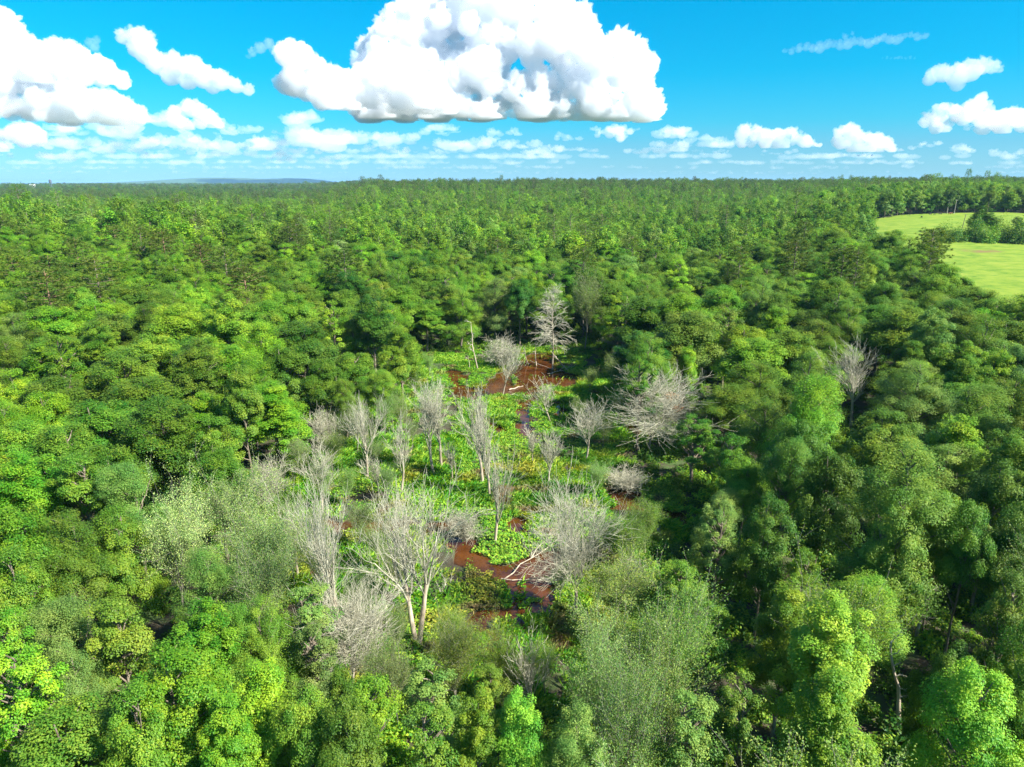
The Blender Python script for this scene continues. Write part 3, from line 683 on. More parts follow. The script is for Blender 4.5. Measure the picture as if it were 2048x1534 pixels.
# ------------------------------------------------------------------ dead trees, snags, logs
DEADS = []
def place_dead(bx, by, tx, ty, wpx, form, seed, label, name='dead_tree', group='bare dead trees in the swamp'):
    b = hit(bx, by); z = float(terrain(b[0], b[1])); dep = proj(b[0], b[1], z)[2]
    lo, hi = .5, 40
    for _ in range(30):
        m = (lo+hi)/2
        if proj(b[0], b[1], z+m)[1] > ty: lo = m
        else: hi = m
    h = lo; dep2 = proj(b[0], b[1], z+h)[2]; wid = wpx*(dep*.4+dep2*.6)/F; lean = (tx-bx)*dep2/F/h
    r_ = rs(seed)
    if form == 'v': T, Bt = dead(r_, h, .68, .26, .014*h, .50, 4, 8.6, .010, 1)
    elif form == 'V': T, Bt = dead(r_, h, .42, .45, .015*h, .65, 4, 5.4, .010, 1)
    elif form == 'f': T, Bt = dead(r_, h, .46, .46, .016*h, .65, 4, 5.2, .010, 2)
    elif form == 'c': T, Bt = dead(r_, h, .5, .30, .010*h, .5, 4, 5.0, .011, 1, columnar=wid*.28, droop=.26)
    elif form == 't': T, Bt = dead(r_, h, .36, .38, .014*h, .7, 4, 4.4, .011, 1)
    elif form == 'w': T, Bt = dead(r_, h, .8, .12, .012*h, .5, 4, 5.0, .010, 3)
    elif form == 'n': T, Bt = snag(r_, h, .013*h if seed == 2 else .022*h, 5, 0, wid*.5)
    else: T, Bt = snag(r_, h, .028*h, 1.2, 0, .8)
    allp = np.array([s[1] for s in T+Bt]); top = allp[:, 2].max(); w0 = max(np.percentile(np.abs(allp[:, 0]), 94 if form == 'v' else 98)*2, .3)
    sz = h/top; sx_ = np.clip(wid/w0, .45, 1.7) if form in 'vVftw' else min(1.0, wid/w0) if form == 'c' else 1.0
    def fix(S):
        o = []
        for p, q, r0, r1 in S:
            pp = []
            for k in (p, q):
                t = k[2]*sz; pp.append(np.array([k[0]*sx_+lean*max(t, 0), k[1]*sx_, t]))
            k_ = max(1, dep/85); o.append((pp[0], pp[1], r0*k_ if r0 < .03 else r0, r1*k_ if r1 < .03 else r1))
        return o
    T, Bt = fix(T), fix(Bt)
    e = link(bpy.data.objects.new(name, None)); e.location = (b[0], b[1], z-.15); tag(e, label, 'dead tree' if name == 'dead_tree' else 'snag', group)
    link(bpy.data.objects.new('trunk', tmesh('trunk', tubes(T, 7), DEAD)), e)
    if Bt: link(bpy.data.objects.new('branches', tmesh('branches', tubes(Bt, 4), DEADT)), e)
    DEADS.append(e); return e
D_ = """1105 739 1098 566 110 c 1|tall straight dead tree with drooping lower branches at the far pool
955 746 953 643 34 n 2|slim grey snag with two short side limbs on the far grassy bank
1004 797 1037 690 55 t 3|white leaning dead tree rising from the middle of the far pool
1004 738 1012 660 70 w 4|small twiggy dead tree on the spit dividing the far pool
1057 729 1044 690 10 s 5|thin pole leaning left at the back edge of the far pool
1073 731 1062 688 12 s 6|short forked stub in the shaded back corner of the far pool
939 741 941 709 8 s 7|pale broken stump just left of the slim grey snag
1140 745 1108 700 20 s 8|fallen spar propped against the tall drooping dead tree
1103 850 1062 738 80 t 9|crooked white dead tree bending left in front of the far pool
1122 843 1130 808 12 s 10|thick broken stub leaning right beside the narrow brown channel
1096 972 1100 850 50 t 11|slender forked dead tree on the leafy flat below the channel
1171 927 1176 785 90 V 12|grey twiggy dead tree near the right edge of the leafy flat
1214 836 1216 800 8 s 13|short brown stump at the shaded right edge of the flat
867 951 850 738 95 V 14|tall dead tree with feathery crown left of the far pool
884 941 875 745 85 V 15|dead tree close behind and right of the feathery crowned one
802 992 822 810 60 t 16|bare forked tree with dark twisted limbs left of the flat
965 972 957 752 90 V 17|straight pale dead tree at the left of the central trio
980 999 966 800 50 t 18|middle slender pole of the central trio of dead trees
989 1091 1008 862 70 t 19|long crooked dead tree standing on the mound by the lower pool
735 962 735 768 95 V 20|round headed grey dead tree at the left margin of the swamp
655 905 652 800 70 w 21|grey brush of dead stems below the left bank trees
700 880 690 800 60 w 22|low dead thicket between the left bank and the round headed dead tree
1298 905 1292 728 150 v 23|wide beige dead tree with a few rusty leaf tufts at the right edge
1149 1236 1166 926 172 v 24|large perfect fan shaped dead tree right of the lower pool
834 1292 845 940 230 f 25|twin stemmed white dead tree forking low, left of the lower pool
691 1318 672 912 140 V 26|tallest beige dead tree with dense crown at the left of the clearing
700 1392 735 1120 170 v 27|leaning bushy dead tree in front of the tallest beige one
596 1160 600 955 70 t 28|thin bare pole tree with short twigs at the left edge of the swamp
539 1018 545 900 95 w 29|many stemmed grey dead thicket at the left end of the wet flat
646 1035 640 880 90 V 30|bushy dead tree behind and left of the tallest beige one
1065 1452 1045 1240 95 t 31|small dead tree with white spreading twigs below the lower pool
629 1445 627 1370 55 w 32|little upright dead shrub near the bottom edge
1700 862 1706 672 128 V 33|big grey fan of bare limbs among green trees on the right
1800 800 1800 732 70 w 34|row of bare grey tops poking out right of the big grey fan
1795 1482 1806 1283 60 n 35|twisted white snag with crooked arms in the dark lower right
1828 1289 1861 1140 75 n 36|thick leaning snag with broken top above the twisted white one
1262 1172 1262 1100 60 w 37|dark brush of dead twigs right of the fan shaped dead tree
1245 760 1275 690 55 t 38|bare crooked tree at the dark back right of the clearing
1182 1300 1180 1225 10 s 39|short thin pole at the lower right of the lower pool
1118 1180 1117 1105 8 s 40|thin straight pole just left of the fan shaped dead tree
1440 760 1425 715 70 w 41|pale bare treetop behind the wide beige dead tree
1640 690 1638 632 55 w 42|whitish bare top in the woods above the big grey fan
553 1540 555 1500 60 w 43|dead twigs sticking up at the very bottom edge
760 1000 745 900 55 t 44|narrow dead sapling between the beige and feathery dead trees
905 965 905 872 40 t 45|slim dead sapling among the leafy plants at the centre
1065 930 1062 845 35 t 46|little dead sapling left of the slender forked tree
820 1095 815 960 60 t 47|slender bare tree behind the twin stemmed white one
930 1085 925 1010 75 w 48|low dead brush at the top of the lower pool
1255 985 1250 920 80 w 49|grey dead brush overhanging the shaded pool on the right
1240 700 1232 640 60 w 50|thin bare crown against the dark back edge of the clearing
660 475 668 440 1 s 51|"""
for row in D_.split('\n'):
    a, lab = row.split('|'); a = a.split()
    if not lab: continue
    place_dead(*map(float, a[:5]), a[5], int(a[6]), lab, 'snag' if a[5] in 'ns' else 'dead_tree', 'broken snags and poles' if a[5] in 'ns' else 'bare dead trees in the swamp')
def rusty_leaves():                                  # the few orange leaf tufts left on the wide beige dead tree
    e = [d for d in DEADS if 'rusty' in d['label']][0]; r_ = rs(77)
    cs = [(3.2, 0, 10.5, 1.3), (4.2, -1, 8.6, 1.0), (-3.5, -1, 5.2, 1.0), (-2.6, -1.5, 4.6, .8), (-1, 0, 10, .8)]
    P = np.concatenate([np.array(c[:3])+unit(r_.normal(size=(330, 3)))*(r_.random(330)**.5)[:, None]*c[3]*np.array([1, 1, .6]) for c in cs])
    o = link(bpy.data.objects.new('leaves', lmesh('rusty leaves', (*leaves(P, unit(r_.normal(size=P.shape)+np.array([0, 0, .8])), .2, r_), r_.random(len(P))), LEAF)), e); o.color = (.42, .20, .05, 1)
rusty_leaves()
def log(ax, ay, bx, by, r, label, seed, fan=0, lift=.25):
    r_ = rs(seed); a = hit(ax, ay); b = hit(bx, by); za, zb = terrain(a[0], a[1])+lift, terrain(b[0], b[1])+lift+.3*(fan > 0)
    d = np.array([b[0]-a[0], b[1]-a[1], zb-za]); T = []; q = np.zeros(3); n = 6; Bt = []
    for i in range(n):
        q2 = d*(i+1)/n+np.array([*r_.normal(size=2)*.12, r_.normal()*.05]); r0 = r*(1-.1*i)
        T.append((q, q2, r0, r*(1-.1*(i+1)))); q = q2
        if fan and i >= 2:
            for k in range(3):
                nd = unit(unit(d)+r_.normal(size=3)*.55+np.array([0, 0, .35])); L = fan*(.5+.6*r_.random()); p = q
                for m in range(4):
                    nd = unit(nd+r_.normal(size=3)*.2); p2 = p+nd*L/4; Bt.append((p, p2, .05*(1-.2*m), .05*(.8-.2*m)+.008))
                    for _ in range(2): limb(Bt, p2, p2+unit(nd+r_.normal(size=3)*.5)*L*.35, .02, .010, r_, 2, .1)
                    p = p2
    e = link(bpy.data.objects.new('fallen_tree', None)); e.location = (a[0], a[1], za); tag(e, label, 'fallen tree', 'fallen trunks and branches')
    link(bpy.data.objects.new('trunk', tmesh('trunk', tubes(T, 7), DEAD)), e)
    if Bt: link(bpy.data.objects.new('branches', tmesh('branches', tubes(Bt, 4), DEADT)), e)
log(738, 1358, 795, 1348, .22, 'pale log lying left of the willowy grey tree', 1)
log(1008, 1166, 1112, 1092, .085, 'fallen branching tree slanting across the lower pool', 2, 3.2, .5)
log(1002, 1163, 1110, 1172, .07, 'thin fallen limb lying level over the lower pool', 3, 2.2, .4)
log(1018, 782, 1044, 774, .2, 'short pale log floating in the far pool', 4)
log(889, 741, 908, 741, .18, 'white log at the top left shore of the far pool', 5)
log(1095, 750, 1140, 742, .12, 'bleached branchy tip lying beside the tall dead tree', 6, 2.5, .3)
log(1000, 1372, 1095, 1410, .2, 'dark long log crossing the lower end of the clearing', 7)
log(1010, 1315, 1095, 1326, .13, 'white bare trunk lying below the lower pool', 8, 2)
log(805, 1045, 900, 1045, .1, 'tangle of dead branches along the upper left channel', 9, 3)
log(900, 1058, 950, 1040, .1, 'dead branches fallen where the channel meets the lower pool', 10, 3)
log(860, 1215, 900, 1175, .09, 'reddish dead limb lying on the grass behind the twin stemmed tree', 11, 1.5)
log(640, 1085, 665, 1100, .1, 'short broken branch at the left channel', 12, 1)
log(1120, 1262, 1180, 1290, .11, 'grey brush pile at the right shore of the lower pool', 13, 2)
log(1350, 1105, 1300, 1065, .12, 'fallen bough in the shaded right arm of the swamp', 14, 2)
log(1060, 722, 1105, 740, .1, 'thin log half sunk in the back of the far pool', 15, 0, .1)
log(700, 1155, 660, 1165, .1, 'twiggy fallen branch by the small left puddle', 16, 2)

# ------------------------------------------------------------------ hedge row and things on and beyond the pasture
def simple(name, base, top, r0, r1, col, label, cat, group): pass
HB = """1888 472 46 5.5 bush c|low bush at the left end of the pasture hedge
1910 476 42 5 bush d|dark low bush second from the left in the pasture hedge
1934 474 40 5 bush g|green bush beside the leaning pole in the hedge
1964 446 44 15 maple d|tall dark tree rising out of the middle of the pasture hedge
1984 456 40 11 maple c|rounded green tree right of the tallest hedge tree
2004 470 46 7 bush g|bushy green shrub low in the hedge right of the tallest tree
2034 450 26 8 maple a|small lone pale tree behind the right end of the hedge
2046 474 50 8 bush d|dark shrub at the far right end of the hedge
1950 470 40 8 bush d|dark shrub at the foot of the tallest hedge tree
2024 477 40 6 bush c|low shrub next to the last one in the hedge
1946 452 32 9 maple g|leafy tree touching the left side of the tallest hedge tree
2074 470 50 10 bush d|hedge tree cut by the right edge
1976 476 44 6 bush g|shrub under the rounded hedge tree
1868 474 30 3.5 bush c|smallest bush tapering off the left end of the hedge"""
for row in HB.split('\n'):
    a, lab = row.split('|'); a = a.split(); cx, cy_, wp, h = map(float, a[:4]); p = hit(cx, cy_, h*.5); dep = proj(*p)[2]
    z = float(terrain(p[0], p[1])); s = wp*dep/F/{'bush': 7.2, 'maple': 7.6}[a[4]]; bh = {'bush': 6, 'maple': 17}[a[4]]
    e = put_tree(a[4]+'0', a[5], p[0], p[1], z-(.3 if a[4] == 'bush' else .16*h), s*1.1, h/bh*(1.9 if a[4] == 'bush' else 1.2), rnd.random()*6); GREENS.pop(); e.name = 'hedge_tree' if a[4] == 'maple' else 'shrub'
    tag(e, lab, 'tree' if a[4] == 'maple' else 'shrub', 'bushes and trees of the pasture hedge')
def solid(name, col, rough=.8):
    m, t = newmat(name); o = N(t, 'ShaderNodeOutputMaterial'); b = N(t, 'ShaderNodeBsdfPrincipled'); b.inputs['Roughness'].default_value = rough
    nz = N(t, 'ShaderNodeTexNoise'); nz.inputs['Scale'].default_value = 2; rp = N(t, 'ShaderNodeValToRGB')
    rp.color_ramp.elements[0].color = (*[c*.75 for c in col], 1); rp.color_ramp.elements[1].color = (*[min(1, c*1.15) for c in col], 1)
    t.links.new(nz.outputs[0], rp.inputs[0]); t.links.new(rp.outputs[0], b.inputs['Base Color']); t.links.new(b.outputs[0], o.inputs[0]); return m
POLE = solid('weathered pole wood', (.42, .38, .32)); POLED = solid('dark pole wood', (.16, .12, .09)); STEEL = solid('painted steel', (.10, .12, .14), .5)
WHITE = solid('white cladding', (.8, .8, .78)); ROOFM = solid('metal roof', (.12, .14, .17), .5); COWB = solid('black hide', (.018, .015, .013)); COWR = solid('red brown hide', (.20, .07, .03)); CERAM = solid('grey insulators', (.5, .5, .5), .3)
def boxes(L_):
    V = []; Fc = []
    for cx, cy_, cz, sx_, sy_, sz in L_:
        b = len(V)
        for dz in (-1, 1):
            for dx, dy in ((-1, -1), (1, -1), (1, 1), (-1, 1)): V.append((cx+dx*sx_/2, cy_+dy*sy_/2, cz+dz*sz/2))
        Fc += [[b, b+3, b+2, b+1], [b+4, b+5, b+6, b+7]]+[[b+i, b+(i+1) % 4, b+4+(i+1) % 4, b+4+i] for i in range(4)]
    return np.array(V, float), np.array(Fc)
def pole(px, py, h, lean, m, label):
    p = hit(px, py, .6); e = link(bpy.data.objects.new('utility_pole', None)); e.location = tuple(p); e.rotation_euler = (0, lean, .3)
    tag(e, label, 'utility pole', 'utility poles across the pasture')
    link(bpy.data.objects.new('pole', tmesh('pole', tubes([(np.zeros(3), np.array([0, 0, h]), .22, .15)], 8), m)), e)
    link(bpy.data.objects.new('crossarm', np_mesh('crossarm', *[(v, [f]) for v, f in [boxes([(0, 0, h-.6, 2.2, .12, .14)])]][0], [m])), e)
    for k in (-1, 0, 1): link(bpy.data.objects.new('insulator', tmesh('insulator', tubes([(np.array([k*.95, 0, h-.5]), np.array([k*.95, 0, h-.28]), .06, .04)], 6), CERAM)), e)
pole(1894, 427, 10.5, .03, POLE, 'left pale pole of the pair at the far side of the pasture')
pole(1908, 428, 11.0, .02, POLE, 'right pale pole of the pair at the far side of the pasture')
pole(1924, 457, 9.0, .13, POLED, 'dark leaning pole by the hedge')
def cow_mesh():
    J = [(0, 0, 1.05, .30, .36), (.5, 0, 1.08, .29, .38), (-.55, 0, 1.08, .27, .33), (-.95, 0, 1.12, .20, .24), (.85, 0, 1.12, .20, .27), (1.12, 0, .85, .15, .17), (1.3, 0, .55, .13, .13), (1.38, 0, .28, .08, .08)]
    E_ = [(0, 1), (0, 2), (2, 3), (1, 4), (4, 5), (5, 6), (6, 7)]
    for sx_, root in ((.62, 1), (-.8, 3)):
        for sy_ in (.2, -.2):
            b = len(J); J += [(sx_, sy_, .85, .15, .17), (sx_+(.03 if sx_ > 0 else .08), sy_, .5, .08, .08), (sx_+(.0 if sx_ > 0 else -.03), sy_, .1, .06, .06), (sx_+.05, sy_, .0, .07, .06)]
            E_ += [(root, b), (b, b+1), (b+1, b+2), (b+2, b+3)]
    b = len(J); J += [(-1.08, 0, .95, .04, .04), (-1.12, 0, .5, .03, .03), (1.16, .2, .78, .04, .04), (1.16, -.2, .78, .04, .04)]; E_ += [(3, b), (b, b+1), (5, b+2), (5, b+3)]
    me = bpy.data.meshes.new('cow'); me.from_pydata([j[:3] for j in J], E_, []); o = bpy.data.objects.new('cow_source', me); scene.collection.objects.link(o)
    sk = o.modifiers.new('s', 'SKIN')
    for i, j in enumerate(J): me.skin_vertices[0].data[i].radius = (j[3], j[4])
    me.skin_vertices[0].data[0].use_root = True
    o.modifiers.new('d', 'SUBSURF').levels = 1
    dg = bpy.context.evaluated_depsgraph_get(); m = bpy.data.meshes.new_from_object(o.evaluated_get(dg)); bpy.data.objects.remove(o); m.name = 'cow'; return m
cm = cow_mesh()
for f in cm.polygons: f.use_smooth = True
cm.materials.clear(); cm.materials.append(COWB); cmr = cm.copy(); cmr.materials.clear(); cmr.materials.append(COWR)
for px, py, rz, m, lab in ((1806, 431, .2, cm, 'dark cow lying furthest left along the far fence line'), (1819, 430.5, 1.4, cm, 'black cow seen end on, second from the left'), (1860, 430, .3, cm, 'black cow grazing left of the pair of poles'),
                           (1869, 429.8, 3.2, cm, 'small dark calf right behind a black cow'), (1880, 429.5, -.2, cm, 'black cow just left of the left pale pole'), (1899, 429, .1, cmr, 'red brown cow between the two pale poles'),
                           (1903, 428.6, 2.9, cmr, 'red brown cow touching the right pale pole'), (1843, 436, 1.5, cm, 'dark cow standing alone in the middle of the upper pasture')):
    p = hit(px, py, .6); o = link(bpy.data.objects.new('cow', m)); o.location = (p[0], p[1], p[2]); o.rotation_euler = (0, 0, rz); tag(o, lab, 'cow', 'cattle on the pasture')
    if 'calf' in lab: o.scale = (.7, .7, .7)
def at_dist(px, y): return (px-1024)/F*(y*math.cos(PITCH)+CAM_H*math.sin(PITCH)*.7)
def tower():
    y = 2600.0; x = at_dist(104, y); top = 45+y*math.tan(math.atan((767-358.5)/F)-PITCH); g0 = float(terrain(x, y))
    e = link(bpy.data.objects.new('water_tower', None)); e.location = (x, y, g0); tag(e, 'dark water tower on splayed legs at the left horizon', 'water tower'); H = top-g0
    v = tubes([(np.array([0, 0, H-12.]), np.array([0, 0, H-3.]), 4.6, 4.6), (np.array([0, 0, H-14.]), np.array([0, 0, H-12.]), 1.5, 4.6), (np.array([0, 0, H-3.]), np.array([0, 0, H]), 4.6, .3)], 14)
    link(bpy.data.objects.new('tank', tmesh('tank', v, STEEL)), e)
    for k in range(4):
        a = k*1.571+.785; p = np.array([math.cos(a), math.sin(a), 0]); link(bpy.data.objects.new('leg', tmesh('leg', tubes([(p*11, p*4.3+np.array([0, 0, H-12.]), .9, .7)], 6), STEEL)), e)
    S = []
    for z in (.35, .55, .78):
        r = 11-6.7*z*H/(H-12)
        for k in range(4):
            a, b = k*1.571+.785, (k+1)*1.571+.785; S.append((np.array([math.cos(a)*r, math.sin(a)*r, z*H]), np.array([math.cos(b)*r, math.sin(b)*r, z*H]), .45, .45))
    link(bpy.data.objects.new('brace', tmesh('brace', tubes(S, 5), STEEL)), e)
    x = at_dist(67, y); g0 = float(terrain(x, y)); e = link(bpy.data.objects.new('warehouse', None)); e.location = (x, y, g0); tag(e, 'small white building above the trees at the left horizon', 'building')
    tz = 45+y*math.tan(math.atan((767-368.5)/F)-PITCH)-g0
    v, f = boxes([(0, 0, tz/2, 15, 12, tz)]); link(bpy.data.objects.new('wall', np_mesh('wall', v, [f], [WHITE])), e)
    v, f = boxes([(0, 0, tz+.4, 12, 9, .8)]); link(bpy.data.objects.new('roof', np_mesh('roof', v, [f], [WHITE])), e)
    for px, pt, lab in ((567, 357, 'thin radio mast standing before the blue hills'), (340, 362, 'thin radio mast left of the blue hills')):
        y2 = 5200.0; x = at_dist(px, y2); H = 45+y2*math.tan(math.atan((767-pt)/F)-PITCH); S = []
        for k in range(3):
            a = k*2.094; S.append((np.array([math.cos(a)*2, math.sin(a)*2, 0]), np.array([math.cos(a)*.5, math.sin(a)*.5, H]), .35, .25))
        for i in range(16):
            for k in range(3):
                a, b = k*2.094, (k+1)*2.094; r1 = 2-1.5*i/16; r2 = 2-1.5*(i+1)/16
                S.append((np.array([math.cos(a)*r1, math.sin(a)*r1, H*i/16]), np.array([math.cos(b)*r2, math.sin(b)*r2, H*(i+1)/16]), .18, .18))
        o = link(bpy.data.objects.new('radio_mast', tmesh('radio mast', tubes(S, 4), STEEL))); o.location = (x, y2, 0); tag(o, lab, 'mast', 'masts on the horizon')
tower()

# half bare saplings crowding in on the clearing: base x, y and height
for i, (bx, by, h, c) in enumerate(((610, 965, 7, 's'), (668, 960, 8, 'a'), (715, 905, 8, 's'), (770, 880, 8, 'a'), (745, 945, 6, 's'), (650, 1030, 7, 's'), (700, 1015, 6, 'a'), (585, 1085, 7, 's'), (640, 1110, 6, 'a'), (722, 1095, 6, 's'),
        (775, 1010, 6, 's'), (800, 872, 7, 'a'), (825, 900, 5, 's'), (760, 1150, 7, 's'), (800, 1200, 6, 'a'), (640, 1210, 8, 'a'), (590, 1180, 8, 's'), (720, 1270, 7, 's'), (800, 1330, 6, 'a'), (1190, 1000, 6, 's'), (1205, 905, 7, 's'), (1232, 860, 8, 'a'),
        (1160, 860, 6, 's'), (1215, 1130, 6, 'a'), (1120, 1210, 5, 's'), (1180, 790, 6, 's'), (1225, 790, 8, 'a'), (860, 760, 6, 'a'), (830, 800, 7, 's'), (1255, 1150, 7, 'c'), (1290, 1120, 8, 'c'), (900, 1330, 6, 'o'), (870, 860, 5, 's'), (1090, 1400, 6, 'o'), (1010, 1440, 6, 'a'), (915, 1390, 7, 'a'))):
    g0 = hit(bx, by); put_tree('half%d' % (i % 3), c, g0[0], g0[1], float(terrain(g0[0], g0[1])), h/15*rnd.uniform(.8, 1.15), h/15, rnd.random()*6.28)

# ------------------------------------------------------------------ names for every green tree
def zone(x, y, a, b):
    ix = min(5, max(0, int(a/341.4))); iy = 0 if b < 480 else 1 if b < 580 else 2 if b < 700 else 3 if b < 860 else 4 if b < 1040 else 5 if b < 1220 else 6 if b < 1380 else 7
    horiz = ['at left edge', 'left of swamp', 'left of centre', 'right of centre', 'right of swamp', 'at right edge'][ix]
    vert = ['in the far woods', 'well beyond the clearing', 'level with the clearing back', 'level with the far pool', 'level with the leafy flat', 'level with the lower pool', 'below the lower pool', 'along the bottom'][iy]
    return horiz, vert, ix, iy
def label_trees():
    groups = {}
    for G in GREENS:
        e, kind, col, x, y, z, s, sz = G; a, b, dep = proj(x, y, z+.6*sz*18); form = kind.rstrip('0123456789'); hz, vt, ix, iy = zone(x, y, a, b)
        groups.setdefault((form, col, ix, iy), []).append((a, b, G, hz, vt))
    ORD = ['', 'second', 'third', 'fourth', 'fifth', 'sixth', 'seventh', 'eighth', 'ninth', 'tenth']
    for (form, col, ix, iy), L in groups.items():
        L.sort(key=lambda t: t[0])
        for i, (a, b, G, hz, vt) in enumerate(L):
            o = '' if len(L) == 1 else ['left of two, ', 'right of two, '][i] if len(L) == 2 else ('leftmost' if i == 0 else ORD[i]+' from left')+', '
            word = 'pine' if form == 'pine' else 'tree'
            tag(G[0], (o+CNAME[col]+' '+KINDNAME[form].replace(' full', '').replace(' leaved', '').replace('half bare twiggy', 'twiggy').replace('loose thinly', 'loose').replace('broad lumpy', 'lumpy').replace('feathery fine', 'feathery')+' '+word+' '+hz+', '+vt), word if word == 'tree' else 'pine tree',
                {'pine': 'pines of the wood', 'half': 'half bare trees round the swamp'}.get(form, 'leafy trees of the wood'))
label_trees()
for G in GREENS[:0]: pass

print('label words', max(len(o['label'].replace(',', '').split()) for o in scene.objects if 'label' in o), len([1 for o in scene.objects if 'label' in o]), len(set(o['label'] for o in scene.objects if 'label' in o)))
print('faces dead', [sum(len(c.data.polygons) for c in e.children) for e in DEADS])

def haze():
    m, t = newmat('pale summer haze'); o = N(t, 'ShaderNodeOutputMaterial'); v = N(t, 'ShaderNodeVolumePrincipled')
    v.inputs['Color'].default_value = (.34, .64, 1, 1); v.inputs['Density'].default_value = HAZE; t.links.new(v.outputs[0], o.inputs['Volume'])
    V, Fc = boxes([(0, 20000, 57, 72000, 62000, 130)]); o = link(bpy.data.objects.new('haze', np_mesh('haze', V, [Fc], [m]))); tag(o, kind='stuff')
HAZE = 4e-5
haze()
import time; T0 = time.time()

# ------------------------------------------------------------------ clouds: real bodies of vapour kilometres away, flat bases at one height
def vapour(name, dens):
    m, t = newmat(name); o = N(t, 'ShaderNodeOutputMaterial'); v = N(t, 'ShaderNodeVolumePrincipled')
    v.inputs['Color'].default_value = (.945, .956, .972, 1); v.inputs['Density'].default_value = dens; v.inputs['Anisotropy'].default_value = 0.0
    t.links.new(v.outputs[0], o.inputs['Volume']); return m
BASE = 1000.0
def cloud_px(elev_px): return math.atan((767-elev_px)/F)-PITCH
import bmesh
ICO = {}
for s_ in (2, 3):
    bm = bmesh.new(); bmesh.ops.create_icosphere(bm, subdivisions=s_, radius=1); ICO[s_] = (np.array([v.co[:] for v in bm.verts]), np.array([[v.index for v in f.verts] for f in bm.faces])); bm.free()
def vor(p):
    """distance to the nearest of scattered points, vectorised"""
    c = np.floor(p); best = np.full(len(p), 9.)
    for dx in (-1, 0, 1):
        for dy in (-1, 0, 1):
            for dz in (-1, 0, 1):
                q = c+np.array([dx, dy, dz]); h = np.sin(q[:, 0]*127.1+q[:, 1]*311.7+q[:, 2]*74.7)*43758.5453; h2 = np.sin(q[:, 0]*269.5+q[:, 1]*183.3+q[:, 2]*246.1)*28001.83; h3 = np.sin(q[:, 0]*113.5+q[:, 1]*271.9+q[:, 2]*124.6)*15731.74
                d = (q[:, 0]+h-np.floor(h)-p[:, 0])**2+(q[:, 1]+h2-np.floor(h2)-p[:, 1])**2+(q[:, 2]+h3-np.floor(h3)-p[:, 2])**2; best = np.minimum(best, d)
    return np.sqrt(best)
def cloud_mesh(blobs, D, x0, vox, amp, seed, base_y, squash=.12):
    """blobs: (px, py, r_px[, depth offset in px]) seen from the drone, set at distance D"""
    k = D/F/math.cos(PITCH); VV = []; FF = []; nb = 0
    for b in blobs:
        px, py, r = b[:3]; off = b[3] if len(b) > 3 else 0
        y = D+off*k; d = ray(px, py); t = y/d[1]; v0, f0 = ICO[3 if r > 14 else 2]
        VV.append(v0*r*k*1.02*np.array(b[4] if len(b) > 4 else (1, 1, 1))+np.array([d[0]*t, y, CAM_H+d[2]*t])); FF.append(f0+nb); nb += len(v0)
    me = np_mesh('tmp', np.concatenate(VV), [np.concatenate(FF)], []); o = bpy.data.objects.new('tmp', me); scene.collection.objects.link(o)
    rm = o.modifiers.new('r', 'REMESH'); rm.mode = 'VOXEL'; rm.voxel_size = vox*k*.62
    dg = bpy.context.evaluated_depsgraph_get(); m = bpy.data.meshes.new_from_object(o.evaluated_get(dg)); bpy.data.objects.remove(o)
    n = len(m.vertices); co = np.empty(n*3, np.float32); m.vertices.foreach_get('co', co); co = co.reshape(-1, 3).astype(float)
    nr = np.empty(n*3, np.float32); m.vertices.foreach_get('normal', nr); nr = nr.reshape(-1, 3)
    A = amp*k; o3 = np.array([seed*3.7, seed*1.3, 0]); big = vor(co/(A*3.2)+o3); mid = vor(co/(A*1.3)+o3); sm = vor(co/(A*.6)+o3); ti = vor(co/(A*.28)+o3)
    patch = vor(co/(A*6)+o3*2)
    k1 = np.clip(1.4*nr[:, 2]+1.1, .25, 1.3)   # undersides stay smooth
    disp = (.5-big)*1.3+(.5-mid)*1.1*(.4+patch)+(.5-sm)*.9*(.3+patch)+(.5-ti)*.6*(.2+patch)+(.5-patch)*1.0
    co = co+nr*(disp*A*k1)[:, None]
    zb = CAM_H+D*math.tan(cloud_px(base_y)); low = co[:, 2] < zb
    co[low, 2] = zb+(co[low, 2]-zb)*squash
    m.vertices.foreach_set('co', co.astype(np.float32).ravel()); m.update()
    for f in m.polygons: f.use_smooth = True
    return m
def add_cloud(blobs, base_y, dens_px, label, vox=5.0, amp=9, seed=1, D=None, squash=.12, kind=None, name='cloud'):
    D = D or BASE/math.tan(cloud_px(base_y)); k = D/F
    m = cloud_mesh(blobs, D, 0, vox, amp, seed, base_y, squash)
    m.materials.append(vapour('cloud vapour', dens_px*.32/k))
    print(name, len(m.vertices), round(time.time()-T0, 1)); o = link(bpy.data.objects.new(name, m)); tag(o, label, None if kind else 'cloud', None if kind else 'cumulus clouds', kind)
    return o
def heap(rng, x0, x1, base, tops, n, r0, r1, deep=60):
    """fill under a skyline of (x, y) points with blobs"""
    tx = [t[0] for t in tops]; ty = [t[1] for t in tops]; B = []
    while len(B) < n:
        x = rng.uniform(x0, x1); top = np.interp(x, tx, ty); y = rng.uniform(top, base); r = rng.uniform(r0, r1)
        r = min(r, max(4, (base-top)*.5)); y = max(y, top+r); y = min(y, base)
        B.append((x, y, r, rng.uniform(-deep, deep)))
    for x in np.arange(x0, x1, r0*1.1):
        top = np.interp(x, tx, ty); r = min(rng.uniform(r0*.7, r1*.7), max(3, (base-top)*.6)); B.append((x, top+r*.9, r, rng.uniform(-25, 25)))
    return B
q_ = rs(3)
C1 = heap(q_, 735, 1310, 236, [(725, 150), (745, 70), (800, 5), (850, -30), (1000, -70), (1045, -30), (1060, 10), (1100, -20), (1150, 10), (1185, 50), (1200, 100), (1225, 60), (1270, 75), (1285, 110), (1290, 170), (1325, 215), (1335, 235)], 520, 11, 30)
